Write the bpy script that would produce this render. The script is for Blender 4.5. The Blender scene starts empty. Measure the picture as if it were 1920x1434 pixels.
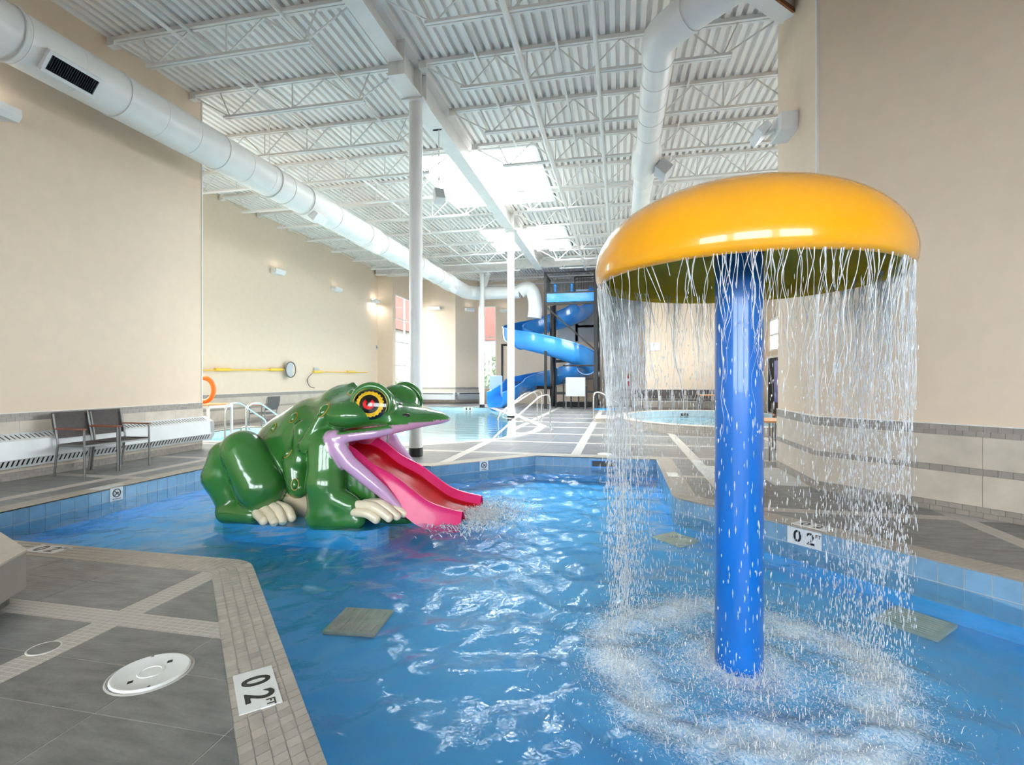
import bpy, math, random
import numpy as np
from mathutils import Vector, Matrix, noise as mnoise
from mathutils.bvhtree import BVHTree

random.seed(7)
rng = np.random.default_rng(7)
scene = bpy.context.scene
COL = scene.collection
R = math.radians
PI = math.pi

# ------------------------------------------------------------------ camera, sky, lights, exposure
F_PX, CAM_H, CAM_A = 950.0, 1.35, R(12)
cam_d = bpy.data.cameras.new('camera')
cam = bpy.data.objects.new('camera', cam_d)
COL.objects.link(cam)
cam.location = (0, 0, CAM_H)
cam.rotation_euler = (R(90), 0, CAM_A)
cam_d.sensor_width = 36.0
cam_d.lens = F_PX / 1920 * 36
cam_d.shift_y = -7 / 1920
cam_d.clip_start = 0.05
cam_d.clip_end = 300
scene.camera = cam

world = bpy.data.worlds.new('daylight')
scene.world = world
world.use_nodes = True
wn = world.node_tree
wn.nodes.clear()
w_out = wn.nodes.new('ShaderNodeOutputWorld')
w_bg = wn.nodes.new('ShaderNodeBackground')
w_bg.inputs['Color'].default_value = (0.97, 0.98, 1.0, 1)
w_bg.inputs['Strength'].default_value = 15.0
wn.links.new(w_bg.outputs[0], w_out.inputs[0])

scene.view_settings.view_transform = 'Standard'
scene.view_settings.look = 'None'
scene.view_settings.gamma = 1.0
scene.view_settings.use_curve_mapping = False
scene.view_settings.exposure = 0.3
scene.cycles.use_denoising = True
scene.cycles.max_bounces = 10
scene.cycles.diffuse_bounces = 5
scene.cycles.glossy_bounces = 4
scene.cycles.transmission_bounces = 6
scene.cycles.transparent_max_bounces = 24
scene.cycles.sample_clamp_indirect = 6.0
scene.cycles.caustics_reflective = False
scene.cycles.caustics_refractive = False


def area(name, loc, target, sx, sy, watts, color=(1, 1, 1)):
    d = bpy.data.lights.new(name, 'AREA')
    d.shape = 'RECTANGLE'
    d.size, d.size_y, d.energy, d.color = sx, sy, watts, color
    o = bpy.data.objects.new(name, d)
    COL.objects.link(o)
    o.location = loc
    v = Vector(target) - Vector(loc)
    o.rotation_euler = v.to_track_quat('-Z', 'Y').to_euler()
    return o


# daylight: the bright sky through every window, topped up by added lamps over the two roof lanterns and the side windows
area('skylight_daylight', (-3.45, 13.25, 9.75), (-3.45, 13.25, 0), 2.8, 3.4, 2500, (1, 0.985, 0.965))
area('skylight_daylight', (-3.45, 19.1, 9.75), (-3.45, 19.1, 0), 2.8, 2.8, 1700, (1, 0.985, 0.965))
area('window_fill', (7.4, 15.0, 3.4), (0, 15.5, 2.6), 9.0, 3.6, 250, (1.0, 0.99, 0.97))
area('window_fill', (-12.3, 10.3, 3.0), (-6, 11.5, 1.5), 2.6, 2.4, 250, (1.0, 0.99, 0.97))  # lamp added behind an unseen window to brighten the right corner


# ------------------------------------------------------------------ helpers
def ray(px, py):
    dx = (px - 960) / F_PX
    dz = (710 - py) / F_PX
    c, s = math.cos(CAM_A), math.sin(CAM_A)
    return (dx * c - s, dx * s + c, dz)


def atz(px, py, z):
    r = ray(px, py)
    t = (z - CAM_H) / r[2]
    return Vector((r[0] * t, r[1] * t, z))


def aty(px, py, y):
    r = ray(px, py)
    t = y / r[1]
    return Vector((r[0] * t, y, CAM_H + r[2] * t))


def atx(px, py, x):
    r = ray(px, py)
    t = x / r[0]
    return Vector((x, r[1] * t, CAM_H + r[2] * t))


BASE = {}


def base_of(o):
    while o.parent is not None:
        o = o.parent
    return Vector(BASE.get(o.name, (0, 0, 0)))


def tag(o, label=None, cat=None, group=None, kind=None):
    if label: o['label'] = label
    if cat: o['category'] = cat
    if group: o['group'] = group
    if kind: o['kind'] = kind
    return o


def thing(name, label, cat, loc=(0, 0, 0), rz=0.0, group=None, kind=None):
    o = bpy.data.objects.new(name, None)
    o.empty_display_size = 0.1
    COL.objects.link(o)
    o.location = loc
    o.rotation_euler = (0, 0, rz)
    BASE[o.name] = tuple(loc)
    return tag(o, label, cat, group, kind)


class MB:
    """collects shapes and links them as ONE mesh object"""

    def __init__(self):
        self.v, self.f, self.mi = [], [], []

    def add(self, vs, fs, mi=0):
        n = len(self.v)
        self.v.extend([tuple(p) for p in vs])
        for f in fs:
            self.f.append([i + n for i in f])
            self.mi.append(mi)
        return self

    def box(self, x0, y0, z0, x1, y1, z1, mi=0):
        vs = [(x0, y0, z0), (x1, y0, z0), (x1, y1, z0), (x0, y1, z0), (x0, y0, z1), (x1, y0, z1), (x1, y1, z1), (x0, y1, z1)]
        return self.add(vs, [(3, 2, 1, 0), (4, 5, 6, 7), (0, 1, 5, 4), (1, 2, 6, 5), (2, 3, 7, 6), (3, 0, 4, 7)], mi)

    def obox(self, c, ax, ay, az, mi=0):
        """oriented box: centre and three half-axis vectors"""
        c, ax, ay, az = Vector(c), Vector(ax), Vector(ay), Vector(az)
        if ax.cross(ay).dot(az) < 0:
            ax = -ax
        vs = [c + ax * i + ay * j + az * k for k in (-1, 1) for j in (-1, 1) for i in (-1, 1)]
        return self.add(vs, [(2, 3, 1, 0), (4, 5, 7, 6), (0, 1, 5, 4), (1, 3, 7, 5), (3, 2, 6, 7), (2, 0, 4, 6)], mi)

    def bar(self, a, b, w, h, mi=0):
        """straight bar of w (sideways) by h (upwards) from a to b"""
        a, b = Vector(a), Vector(b)
        d = (b - a)
        L = d.length
        d.normalize()
        up = Vector((0, 0, 1)) if abs(d.z) < 0.98 else Vector((0, 1, 0))
        s = d.cross(up).normalized()
        u = s.cross(d).normalized()
        return self.obox((a + b) / 2, d * L / 2, s * w / 2, u * h / 2, mi)

    def prism(self, poly, z0, z1, mi=0):
        a = sum(poly[i][0] * poly[(i + 1) % len(poly)][1] - poly[(i + 1) % len(poly)][0] * poly[i][1] for i in range(len(poly)))
        if a < 0:
            poly = poly[::-1]
        n = len(poly)
        vs = [(p[0], p[1], z0) for p in poly] + [(p[0], p[1], z1) for p in poly]
        fs = [tuple(range(n - 1, -1, -1)), tuple(range(n, 2 * n))] + [(i, (i + 1) % n, n + (i + 1) % n, n + i) for i in range(n)]
        return self.add(vs, fs, mi)

    def tube(self, pts, r, n=10, mi=0, closed=False):
        pts = [Vector(p) for p in pts]
        m = len(pts)
        rr = r if isinstance(r, (list, tuple)) else [r] * m
        vs, fs = [], []
        prev = None
        for i, p in enumerate(pts):
            if closed:
                d = pts[(i + 1) % m] - pts[i - 1]
            else:
                d = pts[min(i + 1, m - 1)] - pts[max(i - 1, 0)]
            d.normalize()
            if prev is None:
                ref = Vector((0, 0, 1)) if abs(d.z) < 0.9 else Vector((1, 0, 0))
                u = ref - d * ref.dot(d)
            else:
                u = prev - d * prev.dot(d)
            u.normalize()
            prev = u
            w = d.cross(u)
            for k in range(n):
                a = 2 * PI * k / n
                vs.append(p + (u * math.cos(a) + w * math.sin(a)) * rr[i])
        segs = m if closed else m - 1
        for i in range(segs):
            j = (i + 1) % m
            for k in range(n):
                l = (k + 1) % n
                fs.append((i * n + k, i * n + l, j * n + l, j * n + k))
        if not closed:
            fs.append(tuple(range(n - 1, -1, -1)))
            fs.append(tuple((m - 1) * n + k for k in range(n)))
        return self.add(vs, fs, mi)

    def lathe(self, prof, c, n=48, mi=0, mis=None):
        """profile of (r, z) turned about a vertical axis through c"""
        vs, fs, ms = [], [], []
        for (r, z) in prof:
            for k in range(n):
                a = 2 * PI * k / n
                vs.append((c[0] + r * math.cos(a), c[1] + r * math.sin(a), c[2] + z))
        n0 = len(self.v)
        self.v.extend(vs)
        for i in range(len(prof) - 1):
            for k in range(n):
                l = (k + 1) % n
                self.f.append([n0 + i * n + k, n0 + i * n + l, n0 + (i + 1) * n + l, n0 + (i + 1) * n + k])
                self.mi.append(mis[i] if mis else mi)
        return self

    def ball(self, c, r, n=12, m=8, mi=0, mat=None):
        rx, ry, rz = r if isinstance(r, (list, tuple)) else (r, r, r)
        vs, fs = [Vector((0, 0, rz))], []
        for i in range(1, m):
            t = PI * i / m
            for k in range(n):
                a = 2 * PI * k / n
                vs.append(Vector((rx * math.sin(t) * math.cos(a), ry * math.sin(t) * math.sin(a), rz * math.cos(t))))
        vs.append(Vector((0, 0, -rz)))
        for k in range(n):
            fs.append((0, 1 + k, 1 + (k + 1) % n))
            fs.append((len(vs) - 1, 1 + (m - 2) * n + (k + 1) % n, 1 + (m - 2) * n + k))
        for i in range(m - 2):
            for k in range(n):
                l = (k + 1) % n
                fs.append((1 + i * n + k, 1 + (i + 1) * n + k, 1 + (i + 1) * n + l, 1 + i * n + l))
        if mat is not None:
            vs = [mat @ p for p in vs]
        return self.add([p + Vector(c) for p in vs], fs, mi)

    def build(self, name, mats, parent=None, smooth=None, bevel=0.0, label=None, base=None):
        b = Vector(base) if base is not None else (base_of(parent) if parent is not None else Vector((0, 0, 0)))
        me = bpy.data.meshes.new(name)
        me.from_pydata([(p[0] - b.x, p[1] - b.y, p[2] - b.z) for p in self.v], [], self.f)
        if not isinstance(mats, (list, tuple)):
            mats = [mats]
        for m in mats:
            me.materials.append(m)
        if len(mats) > 1:
            me.polygons.foreach_set('material_index', self.mi)
        if smooth is not None:
            me.polygons.foreach_set('use_smooth', [True] * len(me.polygons))
            if smooth < 180:
                me.set_sharp_from_angle(angle=R(smooth))
        me.update()
        o = bpy.data.objects.new(name, me)
        COL.objects.link(o)
        if parent is not None:
            o.parent = parent
        if bevel:
            md = o.modifiers.new('bevel', 'BEVEL')
            md.width = bevel
            md.segments = 2
            md.limit_method = 'ANGLE'
        if label:
            o['label'] = label
        return o


def np_mesh(name, verts, quads, mats, parent=None, smooth=True, base=(0, 0, 0)):
    verts = np.asarray(verts, dtype=np.float32) - np.asarray(base, dtype=np.float32)
    quads = np.asarray(quads, dtype=np.int32)
    k = quads.shape[1]
    me = bpy.data.meshes.new(name)
    me.vertices.add(len(verts))
    me.vertices.foreach_set('co', verts.ravel())
    me.loops.add(quads.size)
    me.loops.foreach_set('vertex_index', quads.ravel())
    me.polygons.add(len(quads))
    me.polygons.foreach_set('loop_start', np.arange(0, quads.size, k, dtype=np.int32))
    me.polygons.foreach_set('use_smooth', np.full(len(quads), smooth))
    me.update(calc_edges=True)
    me.validate()
    for m in (mats if isinstance(mats, (list, tuple)) else [mats]):
        me.materials.append(m)
    o = bpy.data.objects.new(name, me)
    COL.objects.link(o)
    if parent is not None:
        o.parent = parent
    return o


def copy_tree(o, parent=None, loc=None, rz=None):
    c = o.copy()
    COL.objects.link(c)
    if parent is not None:
        c.parent = parent
    if loc is not None:
        c.location = loc
        BASE[c.name] = tuple(loc)
    if rz is not None:
        c.rotation_euler = (0, 0, rz)
    for ch in list(o.children):
        copy_tree(ch, c)
    return c


def catmull(pts, n=8):
    pts = [Vector(p) for p in pts]
    out = []
    for i in range(len(pts) - 1):
        p0, p1, p2, p3 = pts[max(i - 1, 0)], pts[i], pts[i + 1], pts[min(i + 2, len(pts) - 1)]
        for k in range(n):
            t = k / n
            out.append(0.5 * ((2 * p1) + (p2 - p0) * t + (2 * p0 - 5 * p1 + 4 * p2 - p3) * t * t + (3 * p1 - p0 - 3 * p2 + p3) * t ** 3))
    out.append(pts[-1])
    return out


def fillet(pts, r, n=6):
    """polyline with rounded corners"""
    pts = [Vector(p) for p in pts]
    out = [pts[0]]
    for i in range(1, len(pts) - 1):
        a, b, c = pts[i - 1], pts[i], pts[i + 1]
        d0, d1 = (a - b), (c - b)
        t = min(r, d0.length * 0.49, d1.length * 0.49)
        p, q = b + d0.normalized() * t, b + d1.normalized() * t
        for k in range(n + 1):
            s = k / n
            out.append(p * (1 - s) ** 2 + b * 2 * s * (1 - s) + q * s * s)
    out.append(pts[-1])
    return out


# ------------------------------------------------------------------ materials
def mat(name, col, rough=0.5, metal=0.0, spec=0.5, var=0.06, vscale=6.0, bump=0.0, bscale=40.0, coat=0.0, col2=None, stretch=None, emit=0.0):
    m = bpy.data.materials.new(name)
    m.use_nodes = True
    nt = m.node_tree
    bs = nt.nodes['Principled BSDF']
    bs.inputs['Roughness'].default_value = rough
    bs.inputs['Metallic'].default_value = metal
    bs.inputs['Specular IOR Level'].default_value = spec
    bs.inputs['Coat Weight'].default_value = coat
    bs.inputs['Coat Roughness'].default_value = 0.04
    tc = nt.nodes.new('ShaderNodeTexCoord')
    src = tc.outputs['Object']
    if stretch:
        mp = nt.nodes.new('ShaderNodeMapping')
        mp.inputs['Scale'].default_value = stretch
        nt.links.new(src, mp.inputs['Vector'])
        src = mp.outputs[0]
    nz = nt.nodes.new('ShaderNodeTexNoise')
    nz.inputs['Scale'].default_value = vscale
    nz.inputs['Detail'].default_value = 4
    nt.links.new(src, nz.inputs['Vector'])
    rp = nt.nodes.new('ShaderNodeValToRGB')
    c2 = col2 if col2 else tuple(min(1, c * (1 + var)) for c in col)
    c1 = tuple(c * (1 - var) for c in col) if not col2 else col
    rp.color_ramp.elements[0].position = 0.3
    rp.color_ramp.elements[1].position = 0.7
    rp.color_ramp.elements[0].color = (*c1, 1)
    rp.color_ramp.elements[1].color = (*c2, 1)
    nt.links.new(nz.outputs['Fac'], rp.inputs[0])
    nt.links.new(rp.outputs[0], bs.inputs['Base Color'])
    if bump:
        n2 = nt.nodes.new('ShaderNodeTexNoise')
        n2.inputs['Scale'].default_value = bscale
        n2.inputs['Detail'].default_value = 3
        nt.links.new(src, n2.inputs['Vector'])
        bp = nt.nodes.new('ShaderNodeBump')
        bp.inputs['Strength'].default_value = bump
        bp.inputs['Distance'].default_value = 0.02
        nt.links.new(n2.outputs['Fac'], bp.inputs['Height'])
        nt.links.new(bp.outputs[0], bs.inputs['Normal'])
    if emit:
        bs.inputs['Emission Color'].default_value = (1, 0.97, 0.9, 1)
        bs.inputs['Emission Strength'].default_value = emit
    return m


def per_piece(m, amount=0.18):
    """small brightness difference from piece to piece"""
    nt = m.node_tree
    bs = nt.nodes['Principled BSDF']
    lk = bs.inputs['Base Color'].links[0]
    src = lk.from_socket
    oi = nt.nodes.new('ShaderNodeObjectInfo')
    mr = nt.nodes.new('ShaderNodeMapRange')
    mr.inputs['To Min'].default_value = 1 - amount
    mr.inputs['To Max'].default_value = 1 + amount * 0.6
    nt.links.new(oi.outputs['Random'], mr.inputs['Value'])
    hs = nt.nodes.new('ShaderNodeHueSaturation')
    nt.links.new(src, hs.inputs['Color'])
    nt.links.new(mr.outputs[0], hs.inputs['Value'])
    nt.links.new(hs.outputs[0], bs.inputs['Base Color'])
    return m


M = {}
M['wall'] = mat('beige_paint', (0.715, 0.575, 0.44), 0.6, var=0.02, bump=0.05, bscale=120)
M['slate'] = per_piece(mat('grey_slate_tile', (0.135, 0.134, 0.134), 0.32, var=0.2, vscale=5, bump=0.16, bscale=22, col2=(0.23, 0.226, 0.222), stretch=(1, 3, 1)), 0.12)
M['grout'] = mat('pale_grout', (0.50, 0.48, 0.45), 0.8, var=0.1)
M['coping'] = per_piece(mat('taupe_mosaic', (0.43, 0.385, 0.335), 0.4, var=0.1, vscale=9), 0.12)
M['coping_grout'] = mat('white_grout', (0.66, 0.63, 0.59), 0.8)
M['band'] = per_piece(mat('grey_brown_brick_tile', (0.31, 0.275, 0.24), 0.4, var=0.08, vscale=14), 0.1)
M['slab'] = per_piece(mat('limestone_slab', (0.56, 0.49, 0.41), 0.4, var=0.1, vscale=5, bump=0.06, bscale=30), 0.05)
M['blue_tile'] = per_piece(mat('blue_pool_tile', (0.22, 0.385, 0.545), 0.18, var=0.08, vscale=8), 0.1)
M['tile_grout'] = mat('tile_grout', (0.50, 0.52, 0.50), 0.7)
M['basin'] = mat('blue_basin', (0.035, 0.40, 0.80), 0.5, var=0.12, vscale=1.5)
M['pale_basin'] = mat('pale_basin', (0.66, 0.84, 0.88), 0.5, var=0.08, vscale=1.5)
M['pale_tile'] = per_piece(mat('pale_blue_tile', (0.55, 0.75, 0.85), 0.25, var=0.06), 0.06)
M['steel_white'] = mat('white_painted_steel', (0.80, 0.775, 0.745), 0.45, var=0.04, vscale=3)
M['deck'] = mat('white_roof_deck', (0.85, 0.81, 0.775), 0.4, var=0.04, vscale=2, stretch=(1, 0.2, 1))
M['duct'] = mat('white_duct', (0.82, 0.80, 0.775), 0.35, var=0.03, vscale=3)
M['white'] = mat('white_plastic', (0.83, 0.83, 0.82), 0.35, var=0.02)
M['heater'] = mat('white_enamel', (0.66, 0.67, 0.67), 0.35, var=0.03)
M['black'] = mat('black_paint', (0.012, 0.012, 0.014), 0.4, var=0.2)
M['dark'] = mat('dark_void', (0.02, 0.02, 0.022), 0.8, var=0.1)
M['chrome'] = mat('brushed_stainless', (0.62, 0.61, 0.59), 0.2, metal=1.0, var=0.05)
M['alu'] = mat('grey_aluminium', (0.20, 0.195, 0.19), 0.38, metal=0.9, var=0.05)
M['chair_steel'] = mat('pale_chair_steel', (0.6, 0.6, 0.6), 0.35, metal=0.3, var=0.05)
M['sling'] = mat('dark_brown_sling', (0.065, 0.052, 0.05), 0.65, var=0.15, vscale=30, bump=0.2, bscale=400)
M['wood'] = mat('red_brown_wood', (0.25, 0.075, 0.035), 0.4, var=0.25, vscale=8, stretch=(1, 8, 8))
M['oak'] = mat('orange_wood_edge', (0.6, 0.29, 0.11), 0.4, var=0.15, vscale=8)
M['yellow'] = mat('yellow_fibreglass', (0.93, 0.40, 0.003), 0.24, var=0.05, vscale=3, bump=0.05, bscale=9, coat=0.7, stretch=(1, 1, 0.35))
M['yellow_shaded'] = mat('yellow_shaded_underside', (0.62, 0.42, 0.02), 0.5, var=0.15, vscale=6)  # darker olive copy of the yellow: shadow inside the cap painted in
M['pole_blue'] = mat('blue_gloss_paint', (0.006, 0.15, 0.56), 0.28, var=0.12, vscale=7, coat=0.4, bump=0.06, bscale=14, stretch=(1, 1, 0.3))
M['slide_blue'] = mat('slide_blue', (0.04, 0.30, 0.78), 0.22, var=0.06, vscale=2, coat=0.5)
M['slide_pale'] = mat('slide_pale_blue', (0.42, 0.56, 0.78), 0.3, var=0.04)
M['pink'] = mat('pink_gloss', (0.74, 0.018, 0.14), 0.3, spec=0.4, var=0.08, vscale=4, coat=0.12, col2=(0.78, 0.04, 0.21))
M['red_bed'] = mat('red_gloss', (0.50, 0.004, 0.010), 0.35, spec=0.25, var=0.1)
M['cream'] = mat('cream_gloss', (0.84, 0.73, 0.54), 0.22, var=0.06, coat=0.4)
M['frog_green'] = mat('frog_green_gloss', (.036, .175, .030), 0.22, var=0.15, vscale=5, coat=0.8)
M['gold'] = mat('gold_paint', (0.40, 0.26, 0.02), 0.25, var=0.2, vscale=30, coat=0.4)
M['eye_gold'] = mat('eye_yellow', (0.85, 0.50, 0.02), 0.2, var=0.2, vscale=25, coat=0.5)
M['eye_red'] = mat('eye_red', (0.75, 0.008, 0.012), 0.15, var=0.1, coat=0.5)
M['eye_black'] = mat('eye_black', (0.006, 0.006, 0.006), 0.12, var=0.1, coat=0.5)
M['wart'] = mat('wart_olive', (0.16, 0.17, 0.02), 0.2, var=0.3, vscale=20, coat=0.5)
M['marker'] = mat('white_marker_tile', (0.82, 0.81, 0.79), 0.25, var=0.02)
M['ink'] = mat('black_ink', (0.012, 0.012, 0.013), 0.4, var=0.1)
M['lid'] = mat('white_lid', (0.80, 0.80, 0.78), 0.4, var=0.04, vscale=9)
M['drain'] = mat('beige_drain', (0.62, 0.52, 0.36), 0.5, var=0.15, vscale=10)
M['orange'] = mat('orange_lifebuoy', (0.9, 0.17, 0.01), 0.4, var=0.05)
M['rescue'] = mat('yellow_pole', (0.85, 0.55, 0.06), 0.35, var=0.05)
M['extinguisher'] = mat('red_cylinder', (0.5, 0.02, 0.02), 0.3, var=0.05)
M['lamp_on'] = mat('lit_lamp', (1, 1, 1), 0.4, emit=9.0)
M['brick_red'] = mat('outside_brick', (0.11, 0.04, 0.03), 0.8, var=0.15, vscale=14)
M['stucco'] = mat('outside_stucco', (0.16, 0.155, 0.145), 0.8, var=0.1)
M['leaf'] = mat('outside_leaf', (0.05, 0.10, 0.03), 0.6, var=0.4, vscale=3)
M['ground'] = mat('outside_paving', (0.16, 0.16, 0.155), 0.8)
M['grey_panel'] = mat('grey_panel', (0.48, 0.49, 0.50), 0.5, var=0.03)
M['tech_grey'] = mat('siding_grey', (0.45, 0.44, 0.42), 0.6, var=0.04)
M['poster'] = mat('blue_poster', (0.10, 0.10, 0.42), 0.4, var=0.4, vscale=3, col2=(0.35, 0.33, 0.6))
M['granite'] = mat('dark_tile', (0.10, 0.09, 0.085), 0.4, var=0.4, vscale=20)
M['bench'] = mat('grey_bench_tile', (0.30, 0.27, 0.24), 0.5, var=0.05)
M['rust'] = mat('fireproofing', (0.28, 0.10, 0.04), 0.8, var=0.4, vscale=30)


def mosaic_mat(name, col, grout, sx, sy, rough=0.4):
    m = bpy.data.materials.new(name)
    m.use_nodes = True
    nt = m.node_tree
    bs = nt.nodes['Principled BSDF']
    bs.inputs['Roughness'].default_value = rough
    tc = nt.nodes.new('ShaderNodeTexCoord')
    br = nt.nodes.new('ShaderNodeTexBrick')
    br.offset = 0
    br.inputs['Scale'].default_value = 1
    br.inputs['Color1'].default_value = (*col, 1)
    br.inputs['Color2'].default_value = (*[c * 0.9 for c in col], 1)
    br.inputs['Mortar'].default_value = (*grout, 1)
    br.inputs['Mortar Size'].default_value = 0.0025
    br.inputs['Brick Width'].default_value = sx
    br.inputs['Row Height'].default_value = sy
    nt.links.new(tc.outputs['Object'], br.inputs['Vector'])
    nt.links.new(br.outputs['Color'], bs.inputs['Base Color'])
    bp = nt.nodes.new('ShaderNodeBump')
    bp.invert = True
    bp.inputs['Distance'].default_value = 0.003
    nt.links.new(br.outputs['Fac'], bp.inputs['Height'])
    nt.links.new(bp.outputs[0], bs.inputs['Normal'])
    return m


M['mosaic'] = mosaic_mat('light_mosaic', (0.47, 0.43, 0.385), (0.60, 0.57, 0.53), 0.052, 0.03)


def schlick(nt, f0, normal=None):
    """reflectance that is the same from either side of the sheet"""
    lw = nt.nodes.new('ShaderNodeLayerWeight')
    lw.inputs['Blend'].default_value = 0.5
    if normal is not None: nt.links.new(normal, lw.inputs['Normal'])
    pw = nt.nodes.new('ShaderNodeMath'); pw.operation = 'POWER'; pw.inputs[1].default_value = 5.0
    nt.links.new(lw.outputs['Facing'], pw.inputs[0])
    ma = nt.nodes.new('ShaderNodeMath'); ma.operation = 'MULTIPLY_ADD'
    ma.inputs[1].default_value = 1 - f0; ma.inputs[2].default_value = f0
    nt.links.new(pw.outputs[0], ma.inputs[0])
    return ma.outputs[0]


def glass_mat(name, tint=(0.93, 0.97, 0.98)):
    m = bpy.data.materials.new(name)
    m.use_nodes = True
    nt = m.node_tree
    nt.nodes.clear()
    out = nt.nodes.new('ShaderNodeOutputMaterial')
    tr = nt.nodes.new('ShaderNodeBsdfTransparent')
    tr.inputs[0].default_value = (*tint, 1)
    gl = nt.nodes.new('ShaderNodeBsdfGlossy')
    gl.inputs['Roughness'].default_value = 0.02
    mx = nt.nodes.new('ShaderNodeMixShader')
    nt.links.new(schlick(nt, 0.05), mx.inputs[0])
    nt.links.new(tr.outputs[0], mx.inputs[1])
    nt.links.new(gl.outputs[0], mx.inputs[2])
    nt.links.new(mx.outputs[0], out.inputs[0])
    return m


M['glass'] = glass_mat('window_glass')


def water_mat(name, tint, bump_scale, bump_strength, foam=True):
    m = bpy.data.materials.new(name)
    m.use_nodes = True
    nt = m.node_tree
    nt.nodes.clear()
    N, L = nt.nodes.new, nt.links.new
    out = N('ShaderNodeOutputMaterial')
    tc = N('ShaderNodeTexCoord')
    nz = N('ShaderNodeTexNoise')
    nz.inputs['Scale'].default_value = bump_scale
    nz.inputs['Detail'].default_value = 2.5
    nz.inputs['Distortion'].default_value = 0.6
    L(tc.outputs['Object'], nz.inputs['Vector'])
    bp = N('ShaderNodeBump')
    bp.inputs['Strength'].default_value = bump_strength
    bp.inputs['Distance'].default_value = 0.05
    L(nz.outputs['Fac'], bp.inputs['Height'])
    tr = N('ShaderNodeBsdfTransparent')
    tr.inputs[0].default_value = (*tint, 1)
    gl = N('ShaderNodeBsdfGlossy')
    gl.inputs['Roughness'].default_value = 0.008
    L(bp.outputs[0], gl.inputs['Normal'])
    mx = N('ShaderNodeMixShader')
    L(schlick(nt, 0.022, bp.outputs[0]), mx.inputs[0])
    if not foam: L(tr.outputs[0], mx.inputs[1])
    L(gl.outputs[0], mx.inputs[2])
    if foam:
        at = N('ShaderNodeAttribute')
        at.attribute_name = 'foam'
        n2 = N('ShaderNodeTexNoise')
        n2.inputs['Scale'].default_value = 34
        n2.inputs['Detail'].default_value = 7
        n2.inputs['Distortion'].default_value = 2.6
        L(tc.outputs['Object'], n2.inputs['Vector'])
        ad = N('ShaderNodeMath')
        ad.operation = 'ADD'
        L(at.outputs['Fac'], ad.inputs[0])
        L(n2.outputs['Fac'], ad.inputs[1])
        mr = N('ShaderNodeMapRange')
        mr.inputs['From Min'].default_value = 0.78
        mr.inputs['From Max'].default_value = 1.25
        L(ad.outputs[0], mr.inputs['Value'])
        mm = N('ShaderNodeMath')
        mm.operation = 'MULTIPLY'
        mm.inputs[1].default_value = 0.95
        L(mr.outputs[0], mm.inputs[0])
        aa = N('ShaderNodeAttribute')
        aa.attribute_name = 'aeration'
        cl = N('ShaderNodeBsdfDiffuse')
        cl.inputs[0].default_value = (0.16, 0.50, 0.84, 1)
        m0 = N('ShaderNodeMixShader')
        L(aa.outputs['Fac'], m0.inputs[0])
        L(tr.outputs[0], m0.inputs[1])
        L(cl.outputs[0], m0.inputs[2])
        L(m0.outputs[0], mx.inputs[1])
        df = N('ShaderNodeBsdfDiffuse')
        df.inputs[0].default_value = (0.88, 0.95, 1.0, 1)
        m2 = N('ShaderNodeMixShader')
        L(mm.outputs[0], m2.inputs[0])
        L(mx.outputs[0], m2.inputs[1])
        L(df.outputs[0], m2.inputs[2])
        L(m2.outputs[0], out.inputs[0])
    else:
        L(mx.outputs[0], out.inputs[0])
    return m


M['water'] = water_mat('pool_water', (0.80, 0.95, 1.0), 16.0, 0.10)
M['water_pale'] = water_mat('calm_water', (0.9, 0.98, 1.0), 5.0, 0.12, foam=False)


def spray_mat(name):
    m = bpy.data.materials.new(name)
    m.use_nodes = True
    nt = m.node_tree
    nt.nodes.clear()
    N, L = nt.nodes.new, nt.links.new
    out = N('ShaderNodeOutputMaterial')
    tr = N('ShaderNodeBsdfTransparent')
    df = N('ShaderNodeBsdfDiffuse')
    df.inputs[0].default_value = (0.97, 0.98, 0.99, 1)
    tl = N('ShaderNodeBsdfTranslucent')
    tl.inputs[0].default_value = (0.97, 0.98, 0.99, 1)
    gl = N('ShaderNodeBsdfGlossy')
    gl.inputs['Roughness'].default_value = 0.08
    nz = N('ShaderNodeTexNoise')
    nz.inputs['Scale'].default_value = 18
    tc = N('ShaderNodeTexCoord')
    L(tc.outputs['Object'], nz.inputs['Vector'])
    a = N('ShaderNodeMixShader')
    a.inputs[0].default_value = 0.3
    L(df.outputs[0], a.inputs[1])
    L(tl.outputs[0], a.inputs[2])
    b = N('ShaderNodeMixShader')
    b.inputs[0].default_value = 0.12
    L(a.outputs[0], b.inputs[1])
    L(gl.outputs[0], b.inputs[2])
    mr = N('ShaderNodeMapRange')
    mr.inputs['From Min'].default_value = 0.3
    mr.inputs['From Max'].default_value = 0.7
    mr.inputs['To Min'].default_value = 0.55
    mr.inputs['To Max'].default_value = 1.0
    L(nz.outputs['Fac'], mr.inputs['Value'])
    c = N('ShaderNodeMixShader')
    L(mr.outputs[0], c.inputs[0])
    L(tr.outputs[0], c.inputs[1])
    L(b.outputs[0], c.inputs[2])
    L(c.outputs[0], out.inputs[0])
    return m


M['spray'] = spray_mat('falling_water')

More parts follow.
